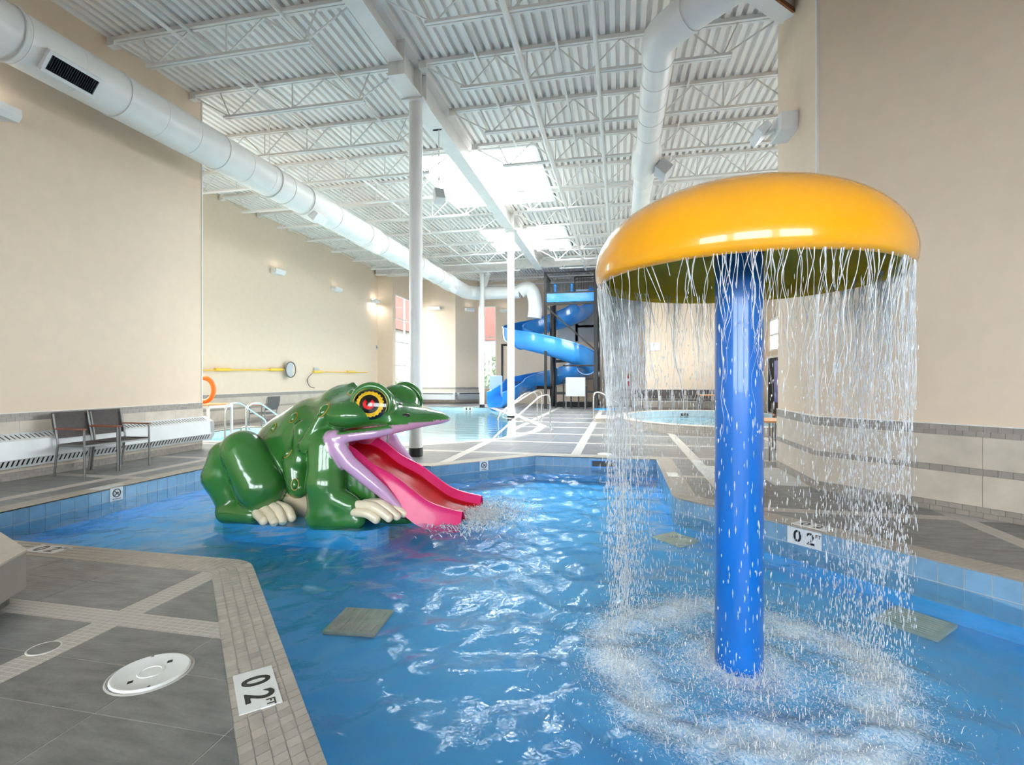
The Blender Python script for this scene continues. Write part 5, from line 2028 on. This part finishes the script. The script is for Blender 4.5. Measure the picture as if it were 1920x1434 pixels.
def surface_nets(f, x0, y0, z0, h):
    s = f < 0
    nx, ny, nz = f.shape
    cs = lambda a, b, c: (slice(a, nx - 1 + a), slice(b, ny - 1 + b), slice(c, nz - 1 + c))
    corners = [(a, b, c) for a in (0, 1) for b in (0, 1) for c in (0, 1)]
    cnt = np.zeros((nx - 1, ny - 1, nz - 1), np.int8)
    for c in corners: cnt += s[cs(*c)]
    mask = (cnt > 0) & (cnt < 8)
    I = np.nonzero(mask)
    pos = np.zeros((len(I[0]), 3), np.float32)
    num = np.zeros(len(I[0]), np.float32)
    val = {c: f[cs(*c)][mask] for c in corners}
    for a in corners:
        for ax in range(3):
            if a[ax]: continue
            b = list(a); b[ax] = 1; b = tuple(b)
            fa, fb = val[a], val[b]
            cr = (fa < 0) != (fb < 0)
            t = np.where(cr, fa / np.where(cr, fa - fb, 1), 0)
            p = np.tile(np.array(a, np.float32), (len(t), 1))
            p[:, ax] += t
            pos[cr] += p[cr]
            num[cr] += 1
    pos /= num[:, None]
    P = np.stack(I, 1) + pos
    P = P * h + np.array([x0, y0, z0], np.float32)
    idx = np.full(mask.shape, -1, np.int64)
    idx[mask] = np.arange(len(P))
    quads = []
    for ax in range(3):
        sl0, sl1 = [slice(1, -1)] * 3, [slice(1, -1)] * 3
        sl0[ax], sl1[ax] = slice(0, -1), slice(1, None)
        A, B = s[tuple(sl0)], s[tuple(sl1)]
        e = np.nonzero(A != B)
        fl = A[e]
        g = [e[0].copy(), e[1].copy(), e[2].copy()]
        for k in range(3):
            if k != ax: g[k] = g[k] + 1
        o1, o2 = (ax + 1) % 3, (ax + 2) % 3

        def cell(d1, d2):
            q = [g[0].copy(), g[1].copy(), g[2].copy()]
            q[o1] -= d1; q[o2] -= d2
            return idx[tuple(q)]
        a, b, c, d = cell(1, 1), cell(0, 1), cell(0, 0), cell(1, 0)
        qd = np.stack([a, b, c, d], 1)
        qd[~fl] = qd[~fl][:, ::-1]
        quads.append(qd)
    Qd = np.concatenate(quads)
    Qd = Qd[(Qd >= 0).all(1)]
    return P, Qd


FV, FQ = surface_nets(body, ux[0], vy[0], wz[0], h_)


def samp(f, P):
    q = np.clip((P - np.array([ux[0], vy[0], wz[0]])) / h_, 0, np.array(f.shape) - 1.001)
    g = q.astype(int)
    t = q - g
    out = 0
    for a in (0, 1):
        for b in (0, 1):
            for c in (0, 1):
                w = (t[:, 0] if a else 1 - t[:, 0]) * (t[:, 1] if b else 1 - t[:, 1]) * (t[:, 2] if c else 1 - t[:, 2])
                out = out + w * f[g[:, 0] + a, g[:, 1] + b, g[:, 2] + c]
    return out


col = np.tile(np.array([.036, .175, .030], np.float32), (len(FV), 1))
# green varied by noise over the whole body
ns = np.array([mnoise.noise(Vector((float(p[0]) * 3, float(p[1]) * 3, float(p[2]) * 3))) for p in FV], np.float32)
col *= (1 + .22 * ns)[:, None]


def paint(w, c):
    global col
    w = np.clip(w, 0, 1)[:, None]
    col = col * (1 - w) + np.array(c, np.float32) * w


x_, y_, z_ = FV[:, 0], np.abs(FV[:, 1]), FV[:, 2]
dl_, du_, dc_, dg_ = samp(lipl, FV), samp(lipu, FV), samp(np.abs(carve), FV), samp(gul, FV)
lav = (.60, .36, .58)
paint((.026 - dl_) / .012, lav)
below = np.clip((.768 + .115 * (x_ + 2.87) - z_) / .012, 0, 1)
paint(np.where((x_ > -3.2) & (z_ > .55), below * np.clip((.06 - np.minimum(du_, dc_)) / .02, 0, 1) * np.clip((.034 - np.minimum(du_, dl_)) / .012, 0, 1), 0), lav)
mouth_in = (samp(carve, FV) < .03) & (y_ < .46) & (x_ > -3.5)
paint(np.where(mouth_in, 1.0, 0) * np.clip((.50 - y_) / .06, 0, 1), (.62, .30, .46))
paint(np.where((dg_ < .04) & (x_ < -2.9) & (z_ < .82), 1, 0), (.55, .10, .22))
# cream belly between the legs
bt, ba, b2_, bf = samp(thigh, FV), samp(arm, FV), samp(arm2, FV), samp(foot, FV)
cr_ = np.where((x_ > -3.72) & (x_ < -3.20) & (z_ < .10 - .35 * np.clip(x_ + 3.55, 0, 1)) & (ba > .012) & (b2_ > .012) & (bt > .012) & (bf > .012), 1.0, 0)
paint(cr_, (.74, .60, .40))
# olive yellow line where the green meets the cream
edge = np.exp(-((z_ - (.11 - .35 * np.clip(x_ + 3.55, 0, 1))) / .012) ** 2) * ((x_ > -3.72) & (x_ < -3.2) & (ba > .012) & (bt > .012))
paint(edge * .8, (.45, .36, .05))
# ribbed chin: pale lines that fade from the lip into the green
ch_ = np.where((dl_ > .02) & (dl_ < .16) & (x_ > -2.95) & (ba > .03) & (z_ < .45) & (y_ > .2), 1.0, 0)
paint(ch_ * (.35 + .35 * np.sin(x_ * 95)) * np.clip((.14 - dl_) / .1, 0, 1), (.55, .50, .50))

fo = np_mesh('body', FV + np.array([0, FY, 0], np.float32), FQ, [], frog, True, base=(-3.2, FY, WL))
ca = fo.data.color_attributes.new('paint', 'FLOAT_COLOR', 'POINT')
ca.data.foreach_set('color', np.concatenate([col, np.ones((len(col), 1), np.float32)], 1).astype(np.float32).ravel())
fm = bpy.data.materials.new('frog_gloss_paint')
fm.use_nodes = True
nt = fm.node_tree
bs = nt.nodes['Principled BSDF']
vc = nt.nodes.new('ShaderNodeVertexColor')
vc.layer_name = 'paint'
tcn = nt.nodes.new('ShaderNodeTexCoord')
nzn = nt.nodes.new('ShaderNodeTexNoise')
nzn.inputs['Scale'].default_value = 5
nzn.inputs['Detail'].default_value = 2
nt.links.new(tcn.outputs['Object'], nzn.inputs['Vector'])
bpn = nt.nodes.new('ShaderNodeBump')
bpn.inputs['Strength'].default_value = .25
bpn.inputs['Distance'].default_value = .03
nt.links.new(nzn.outputs['Fac'], bpn.inputs['Height'])
nt.links.new(bpn.outputs[0], bs.inputs['Normal'])
nt.links.new(bpn.outputs[0], bs.inputs['Coat Normal'])
nt.links.new(vc.outputs[0], bs.inputs['Base Color'])
bs.inputs['Roughness'].default_value = .22
bs.inputs['Coat Weight'].default_value = .8
bs.inputs['Coat Roughness'].default_value = .03
fo.data.materials.append(fm)
md = fo.modifiers.new('smooth', 'SMOOTH')
md.factor = .5
md.iterations = 3

bvh = BVHTree.FromPolygons([Vector((float(p[0]), float(p[1]) + FY, float(p[2]))) for p in FV], [list(map(int, q)) for q in FQ])


def hit(px, py):
    r = Vector(ray(px, py)).normalized()
    loc, nrm, i, d = bvh.ray_cast(Vector((0, 0, CAM_H)), r)
    if loc is None:
        loc, nrm, i, d = bvh.find_nearest(aty(px, py, 5.1))
    if nrm.dot(r) > 0: nrm = -nrm
    return loc, nrm


pl_ = round_corner((-4.45, FY - .7), (-2.45, FY - .7), (-2.45, FY + .7), .3) + round_corner((-2.45, FY + .7), (-4.45, FY + .7), (-4.45, FY - .7), .3)
MB().prism(round_corner((-2.45, FY + .7), (-4.45, FY + .7), (-4.45, FY - .7), .3) + round_corner((-4.45, FY + .7), (-4.45, FY - .7), (-2.45, FY - .7), .3) + pl_[:9], FLOOR_B - .01, -.235).build('plinth', M['basin'], frog, label='submerged blue plinth')


# toes
def toe(pts, r0, side):
    P = [Vector((p[0], FY + side * (p[1] - FY), p[2])) for p in pts]
    P = [q - Vector((0, 0, .012)) for q in catmull(P, 5)]
    n = len(P)
    rr = [r0 * (.92 + .10 * math.sin(PI * i / (n - 1))) for i in range(n)]
    m_ = MB().tube(P, rr, 14)
    m_.ball(P[-1], rr[-1] * 1.06, 12, 8)
    m_.ball(P[0], rr[0], 12, 8)
    m_.build('toe', M['cream'], frog, smooth=60)


hind = [((463, 949), (481, 960), (494, 974)), ((474, 945), (499, 953), (514, 976)), ((497, 943), (520, 952), (530, 974)), ((513, 942), (538, 952), (547, 968))]
hy = [(4.86, 4.78, 4.70), (4.86, 4.80, 4.72), (4.88, 4.82, 4.78), (4.90, 4.88, 4.86)]
fore = [((664, 958), (688, 960), (705, 971)), ((668, 944), (700, 948), (729, 968)), ((684, 942), (716, 944), (744, 965)), ((696, 940), (728, 942), (757, 960))]
fy_ = [(4.84, 4.84, 4.86), (4.88, 4.88, 4.90), (4.96, 4.96, 4.98), (5.04, 5.04, 5.07)]
for side in (1, -1):
    for pp, yy in list(zip(hind, hy)) + list(zip(fore, fy_)):
        toe([aty(*p, y) for p, y in zip(pp, yy)], .05, side)


# eyes: domed discs facing sideways
def dome_disc(c, n, ua, ub, r0, r1, lift, name, m, k=40, a0=0, a1=2 * PI, notch=None):
    """ring patch between radii r0 and r1 on a shallow dome"""
    c, n = Vector(c), Vector(n).normalized()
    m_ = MB()
    rows = 5
    vs, fs = [], []
    full = abs(a1 - a0 - 2 * PI) < 1e-6
    cols = k if full else k + 1
    for i in range(rows + 1):
        for j in range(cols):
            a = a0 + (a1 - a0) * j / k
            ro, ri = r1, r0
            if notch: ro = r1 - notch * (.5 + .5 * (1 if math.sin(a * 22) > 0 else -1)) * .5
            r = ri + (ro - ri) * i / rows
            hgt = lift + .055 * (1 - (r / .19) ** 2)
            vs.append(c + ua * r * math.cos(a) * 1.04 + ub * r * math.sin(a) * .94 + n * hgt)
    for i in range(rows):
        for j in range(k):
            l = (j + 1) % cols
            fs.append((i * cols + j, (i + 1) * cols + j, (i + 1) * cols + l, i * cols + l))
    m_.add(vs, fs)
    o = m_.build(name, m, frog, smooth=180)
    return o


for side in (-1, 1):
    c0, n0 = hit(702, 758)
    if side == -1:
        ec = Vector((-2.63, 5.028, 1.075))
        en = Vector((.12, -1, .12)).normalized()
    else:
        ec = Vector((-2.63, 2 * FY - 5.028, 1.075))
        en = Vector((.12, 1, .12)).normalized()
    ub = (Vector((0, 0, 1)) - en * en.z).normalized()
    ua = ub.cross(en) if side == -1 else en.cross(ub)
    ua = Vector((1, 0, 0)) - en * en.x
    ua.normalize()
    dome_disc(ec, en, ua, ub, .0, .176, -.012, 'eye_rim', M['eye_black'])
    dome_disc(ec, en, ua, ub, .104, .150, -.005, 'eye_ring', M['eye_gold'], notch=.014, k=176)
    dome_disc(ec, en, ua, ub, .0, .106, -.003, 'eye_pupil', M['eye_black'])
    dome_disc(ec, en, ua, ub, .024, .062, .002, 'eye_iris', M['eye_red'], a0=R(125), a1=R(415))
    # brow fold over the eye with a gold line
    aa_ = [R(205) - R(230) * k / 24 for k in range(25)]
    br = [ec + ua * (.215 * math.cos(a)) + ub * (.200 * math.sin(a)) + en * (-.012) for a in aa_]
    bo = MB().tube(br, [.010 + .034 * math.sin(PI * k / 24) for k in range(25)], 12).build('brow', M['frog_green'], frog, smooth=60)
    br = [ec + ua * (.190 * math.cos(a)) + ub * (.176 * math.sin(a)) + en * .012 for a in aa_]
    MB().tube(br, [.004 + .005 * math.sin(PI * k / 24) for k in range(25)], 8).build('brow_line', M['gold'], bo, smooth=60)

# nostrils
for px, py in ((762, 778), (752, 757)):
    l, n = hit(px, py)
    m3 = n.to_track_quat('Z', 'Y').to_matrix()
    MB().ball(l, (.042, .026, .012), 14, 8, mat=Matrix.Rotation(0, 3, 'Z') @ m3).build('nostril', M['eye_black'], frog, smooth=60)

# warts: raised bumps with gold rims
for px, py, s in ((513, 802, .055), (551, 783, .065), (608, 770, .085), (660, 737, .075), (541, 848, .07), (553, 908, .06), (624, 848, .0)):
    if s == 0: continue
    l, n = hit(px, py)
    m3 = n.to_track_quat('Z', 'Y').to_matrix()
    rr = MB()
    rim = [l + m3 @ Vector((s * .62 * math.cos(a), s * math.sin(a), .004)) for a in [2 * PI * k / 28 for k in range(28)]]
    w = MB().ball(l - n * s * .05, (s * .60, s * .92, s * .62), 18, 10, mat=m3).build('wart', M['frog_green'], frog, smooth=60)
    MB().tube(rim, s * .085, 8, closed=True).build('wart_rim', M['gold'], w, smooth=60)
    # the same wart on the far flank
    l2, n2_ = Vector((l.x, 2 * FY - l.y, l.z)), Vector((n.x, -n.y, n.z))
    m3 = n2_.to_track_quat('Z', 'Y').to_matrix()
    w = MB().ball(l2 - n2_ * s * .05, (s * .60, s * .92, s * .62), 18, 10, mat=m3).build('wart', M['frog_green'], frog, smooth=60)
    MB().tube([l2 + m3 @ Vector((s * .62 * math.cos(a), s * math.sin(a), .004)) for a in [2 * PI * k / 28 for k in range(28)]], s * .085, 8, closed=True).build('wart_rim', M['gold'], w, smooth=60)

# tongue chute: U section swept from the gullet to the water
path = catmull([(-3.35, 0, .52), (-2.95, 0, .44), (-2.66, 0, .25), (-2.40, 0, .13), (-2.20, 0, .0), (-2.02, 0, -.11), (-1.84, 0, -.165), (-1.62, 0, -.20)], 6)
sec = []
sv_, fs_, mi_ = [], [], []
for i, p in enumerate(path):
    u = i / (len(path) - 1)
    hw = .40
    wi = .285
    rh = .185 - .03 * u
    sk = .06 if u < .42 else (.14 if u < .62 else .14 - .26 * (u - .62))
    fl = 1.0 + .06 * u
    prof = [(-hw * fl - .02 - .05 * u, -sk), (-hw * fl - .005, rh * .45), (-hw * fl + .015, rh * .9), (-hw * fl + .05, rh), (-hw * fl + .085, rh * .85), (-wi - .015, rh * .30), (-wi + .03, .02), (-.12, 0), (.12, 0), (wi - .03, .02), (wi + .015, rh * .30), (hw * fl - .085, rh * .85), (hw * fl - .05, rh), (hw * fl - .015, rh * .9), (hw * fl + .005, rh * .45), (hw * fl + .02 + .05 * u, -sk)]
    for (a, b) in prof:
        sv_.append((p.x, FY + a, p.z + b))
npf = 16
for i in range(len(path) - 1):
    for k in range(npf - 1):
        fs_.append((i * npf + k, (i + 1) * npf + k, (i + 1) * npf + k + 1, i * npf + k + 1))
        mi_.append(1 if 5 <= k <= 9 else 0)
tm = MB()
tm.v, tm.f, tm.mi = sv_, [list(f) for f in fs_], mi_
to = tm.build('tongue_chute', [M['pink'], M['red_bed']], frog, smooth=60)
md = to.modifiers.new('subsurf', 'SUBSURF')
md.levels = md.render_levels = 1

# ------------------------------------------------------------------ far slide tower
SC = (-3.37, 24.7)
sl = thing('spiral_slide', 'blue spiral water slide around a black steel tower at the far end', 'water slide', (*SC, 0))
keys = [(-30, 4.75), (0, 4.55), (90, 3.9), (180, 3.15), (270, 2.48), (360, 1.60), (450, 1.0), (530, .48)]
pth = []
for d in range(-30, 531, 10):
    for (a, za), (b, zb_) in zip(keys, keys[1:]):
        if a <= d <= b:
            z = za + (zb_ - za) * (d - a) / (b - a)
    pth.append((Vector((SC[0] + 1.8 * math.cos(R(d)), SC[1] + 1.8 * math.sin(R(d)), z)), d))
last = pth[-1][0]
for k in range(1, 9):
    u = k / 8
    pth.append((Vector((last.x - .55 * u * u, last.y - 2.1 * u, .48 - .62 * u)), 530))
pts = [p for p, _ in pth]


def flume_section(p, d, out, mset=None):
    tan = d.normalized()
    side = tan.cross(Vector((0, 0, 1))).normalized()
    vs = []
    r, hgt, th = .46, .40, .03
    prof_in, prof_out = [], []
    for k in range(9):
        a = PI * k / 8
        prof_in.append((-r * math.cos(a), r - r * math.sin(a)))
        prof_out.append((-(r + th) * math.cos(a), r - (r + th) * math.sin(a)))
    pr = [(-r - .07, r + hgt), (-r, r + hgt)] + prof_in + [(r, r + hgt), (r + .07, r + hgt), (r + .07, r + hgt - .05), (r + th, r + hgt - .05)] + prof_out[::-1] + [(-r - th, r + hgt - .05), (-r - .07, r + hgt - .05)]
    return [p + side * a + Vector((0, 0, b)) for a, b in pr]


groups = [(0, 13), (13, 26), (26, 39), (39, 52), (52, len(pts) - 1)]
for g0, g1 in groups:
    vs, fs = [], []
    for i in range(g0, g1 + 1):
        d = pts[min(i + 1, len(pts) - 1)] - pts[max(i - 1, 0)]
        s = flume_section(pts[i], d, None)
        vs += s
        n = len(s)
    for i in range(g1 - g0):
        for k in range(n):
            l = (k + 1) % n
            fs.append((i * n + k, i * n + l, (i + 1) * n + l, (i + 1) * n + k))
    fs.append(tuple(range(n - 1, -1, -1)))
    fs.append(tuple((g1 - g0) * n + k for k in range(n)))
    MB().add(vs, fs).build('flume_section', M['slide_blue'], sl, smooth=50)
for g0, g1 in groups[:-1]:
    i = g1
    d = pts[i + 1] - pts[i - 1]
    tan = d.normalized()
    s = [q for q in flume_section(pts[i], d, None)]
    c_ = pts[i] + Vector((0, 0, .5))
    MB().tube([c_ + (q - c_) * 1.04 for q in s[14:24]], .035, 6).build('joint_flange', M['slide_blue'], sl, smooth=60)
tw = thing('slide_tower', 'black steel stair tower with blue platform carrying the spiral slide', 'tower', (-2.2, 23.4, 0))
xa, xb = aty(1023, 600, 22.6).x, aty(1117, 600, 22.6).x
ya, yb = 22.6, 25.9
for x, y, w in ((xa, ya, .12), (xb, ya, .16), (xa, yb, .12), (xb, yb, .12)):
    MB().box(x - w / 2, y - w / 2, 0, x + w / 2, y + w / 2, 6.15 if y == ya else 5.9).build('post', M['black'], tw)
MB().lathe([(.13, 0), (.13, 4.9)], (SC[0] + .15, SC[1], 0), 20).build('centre_post', M['black'], tw, smooth=50)
for k, z in enumerate((.9, 2.2, 3.4)):
    MB().bar((SC[0] + .15, SC[1], z), (SC[0] + .15 + 1.5 * math.cos(k * 2.2 + 4.3), SC[1] + 1.5 * math.sin(k * 2.2 + 4.3), z + .05), .1, .14).build('support_arm', M['black'], tw)
MB().box(xa - .05, ya - .05, 4.78, xb + .1, ya + .03, 5.16).build('platform_fascia', M['slide_blue'], tw)
MB().box(xa - .03, ya, 4.98, xb + .1, 24.0, 5.10).build('platform', M['slide_blue'], tw)
MB().box(xa - .07, ya - .07, 5.16, xb + .12, ya + .05, 5.22).build('platform_edge', M['black'], tw)
MB().bar((xa, ya - .02, 4.6), (xb, ya - .02, 2.6), .06, .07).build('brace', M['black'], tw)
MB().bar((xa, ya, 4.7), (xb, ya, 4.7), .08, .1).build('girder', M['black'], tw)
MB().bar((xa, ya, 6.1), (xb, ya, 6.1), .05, .05).build('top_rail', M['black'], tw)
for x in (xa,):
    MB().bar((x, ya, 6.05), (x, 24.2, 6.05), .05, .05).build('guard_rail', M['black'], tw)
    for k in range(7):
        MB().bar((x, ya + .25 * k, 5.1), (x, ya + .25 * k, 6.05), .025, .025).build('baluster', M['black'], tw)
xr = aty(1078, 520, 24.0).x
MB().bar((xr, 24.0, 6.15), (xb, 24.0, 6.15), .06, .06).bar((xr, 24.0, 5.1), (xr, 24.0, 6.15), .06, .06).build('gate_frame', M['black'], tw)
for k in range(12):
    x = xr + .08 + (xb - xr - .1) * k / 12
    MB().bar((x, 24.0, 5.35), (x, 24.0, 6.12), .012, .012).build('gate_bar', M['black'], tw)
# blue launch tub at the top
MB().box(xr + .05, 23.95, 5.1, xb, 24.05, 5.55).build('launch_panel', M['slide_pale'], tw)
tu = [Vector((xr + .75 + .34 * math.cos(a), 23.93, 5.12 + .36 * math.sin(a))) for a in [PI * k / 16 for k in range(17)]]
MB().tube(tu, .05, 8).build('launch_arch', M['slide_blue'], tw, smooth=60)
MB().add([(xr + .75 + .33 * math.cos(a), 23.94, 5.12 + .35 * math.sin(a)) for a in [PI * k / 16 for k in range(17)]], [tuple(range(17))]).build('launch_opening', M['pole_blue'], tw)
for x in (aty(1041, 545, 23.2).x, aty(1072, 540, 23.2).x):
    MB().tube([(x, 23.2, 5.1), (x, 23.2, 5.62)], .07, 12).ball((x, 23.2, 5.64), .09, 12, 8).build('start_post', M['slide_blue'], tw, smooth=60)
# under-tower things: pump panel, steps and rails
p = aty(1079, 725, 22.4)
t = thing('notice_board', 'light grey square panel under the slide tower', 'board', (p.x, 22.4, 0))
MB().obox((p.x, 22.4, p.z), (.42, 0, 0), (0, .03, 0), (0, 0, .42)).build('sheet', M['grey_panel'], t, bevel=.008)
for s in (-1, 1):
    MB().obox((p.x + s * .42, 22.4, p.z / 2 + .2), (.025, 0, 0), (0, .025, 0), (0, 0, p.z / 2 + .2)).build('leg', M['alu'], t)
t = thing('landing_stairs', 'black steel stair frame behind the panel under the tower', 'frame', (-2.2, 24, 0))
for z, x0, x1 in ((1.95, 1.3, -.2), (1.35, 1.3, -.2), (.75, .2, -.2)):
    MB().bar((xb - x0 - .2, 23.2, z), (xb + .0, 23.2, z), .07, .07).build('bar', M['black'], t)
for k in range(6):
    x = xa + .35 + k * .35
    MB().bar((x, 23.6, 0), (x, 23.6, 1.3 if k % 2 else 1.0), .06, .06).build('post', M['black'], t)
MB().box(xa + .3, 23.55, .62, xb - .5, 23.65, .74).build('rail', M['black'], t)
MB().box(xa + .3, 24.2, .0, xb - .3, 25.2, .22).build('stair_side', M['dark'], t)
t = thing('queue_gate', 'tall black gate frame standing between the far columns', 'gate', (-6, 25.4, 0))
g0, g1 = aty(940, 645, 25.0), aty(985, 645, 25.0)
MB().box(g0.x, 24.95, 0, g0.x + .1, 25.05, g0.z).box(g0.x, 24.95, g0.z - .1, g1.x, 25.05, g0.z).build('frame', M['black'], t)
MB().box(g0.x + .1, 24.98, .55, g1.x, 25.02, .6).box(g0.x + .1, 24.98, 1.15, g1.x, 25.02, 1.2).build('bar', M['black'], t)
p = aty(930, 725, 24.2)
tag(MB().obox((p.x, 24.2, .75), (.32, 0, 0), (0, .03, 0), (0, 0, .75)).build('foam_board', M['slide_pale'], None, bevel=.06), 'pale blue upright board beside the slide exit', 'board')
# ribbed siding and pale panels on the far wall
s0, s1 = aty(1022, 540, 27.25), aty(1125, 540, 27.25)
t = thing('wall_siding', 'grey ribbed siding high on the far wall above the tower', 'siding', ((s0.x + s1.x) / 2, 27.25, 5.3), kind='structure')
MB().box(s0.x, 27.22, 5.4, s1.x, 27.29, 6.7).build('backing', M['tech_grey'], t)
for k in range(15):
    x = s0.x + (s1.x - s0.x) * (k + .5) / 15
    MB().box(x - .06, 27.18, 5.4, x + .06, 27.22, 6.7).build('rib', M['tech_grey'], t)
for k, (px, py, w, h) in enumerate(((1065, 615, .55, .75), (1096, 600, .5, .4), (1096, 625, .5, .45))):
    p = aty(px, py, 27.27)
    tag(MB().obox(p, (w, 0, 0), (0, .02, 0), (0, 0, h)).build('wall_panel', M['grey_panel'], None, bevel=.01), ['wide pale grey panel on the far wall behind the slide', 'upper pale grey panel at the right behind the slide', 'lower pale grey panel at the right behind the slide'][k], 'panel')
p = atz(868, 768, -.08)
depth_c = Vector((p.x, 23.28, -.09))
t = thing('depth_marker', 'small white depth marker tile on the far side of the turquoise pool', 'depth marker', depth_c)
MB().obox(depth_c, (.24, 0, 0), (0, .006, 0), (0, 0, .09)).build('tile', M['marker'], t)
for s in (-1, 1):
    MB().obox(depth_c + Vector((s * .09, -.008, 0)), (.03, 0, 0), (0, .003, 0), (0, 0, .06)).build('numeral', M['ink'], t)

# ------------------------------------------------------------------ outside the windows
tag(MB().box(-60, 27.6, -1.8, 60, 80, -.15).box(-60, -40, -1.8, -12.2, 27.6, -.15).box(9.6, -40, -1.8, 60, 27.6, -.15).box(-12.2, -40, -1.8, 9.6, -6.6, -.15).box(-12.2, -6.6, -1.8, 9.6, 27.6, -1.6).build('ground_and_light_block', M['ground']), 'pale paving outside the hall with an unseen light blocking slab added beneath it', kind='structure')  # last box: unseen slab added under the hall to stop light leaking in
t = thing('neighbour_building', 'pale neighbouring house with a red brick upper storey outside', 'building', (-17, 36, 0))
MB().box(-24, 32, 0, -16.2, 42, 5.0).build('wall', M['stucco'], t)
MB().box(-24.3, 31.7, 5.0, -15.9, 42.3, 8).build('upper_wall', M['brick_red'], t)
for k in range(3):
    w = MB().box(-16.22, 33 + 2.4 * k, 1.2, -16.12, 34.2 + 2.4 * k, 3.6).build('window', M['grey_panel'], t)
t = thing('brick_house', 'red brick house seen through the slit window', 'building', (-9, 46, 0))
MB().box(-14, 44, 4.8, -4, 52, 10).build('upper_wall', M['brick_red'], t)
MB().box(-14, 44.1, 0, -4, 52, 4.8).build('wall', M['stucco'], t)
rs2 = random.Random(4)
for k, (cx, cy, cr, lb) in enumerate(((-8.6, 34.0, 1.5, 'leafy green shrub outside the slit window'), (-15.0, 29.5, 1.3, 'leafy green shrub outside the corner window'))):
    t = thing('shrub', lb, 'shrub', (cx, cy, 0))
    lm = MB()
    for _ in range(900):
        v = Vector((rs2.gauss(0, 1), rs2.gauss(0, 1), rs2.gauss(0, 1))).normalized() * cr * rs2.uniform(.6, 1)
        c = Vector((cx, cy, cr * 1.05)) + Vector((v.x, v.y, v.z * 1.1))
        a = Vector((rs2.gauss(0, 1), rs2.gauss(0, 1), rs2.gauss(0, 1))).normalized() * .12
        b = a.cross(Vector((rs2.gauss(0, 1), rs2.gauss(0, 1), 1))).normalized() * .06
        lm.add([c - a, c + b, c + a, c - b], [(0, 1, 2, 3)])
    tag(lm.build('foliage', M['leaf'], t), kind='stuff')
    MB().tube([(cx, cy, 0), (cx, cy, cr)], [.08, .04], 8).build('trunk', M['oak'], t)
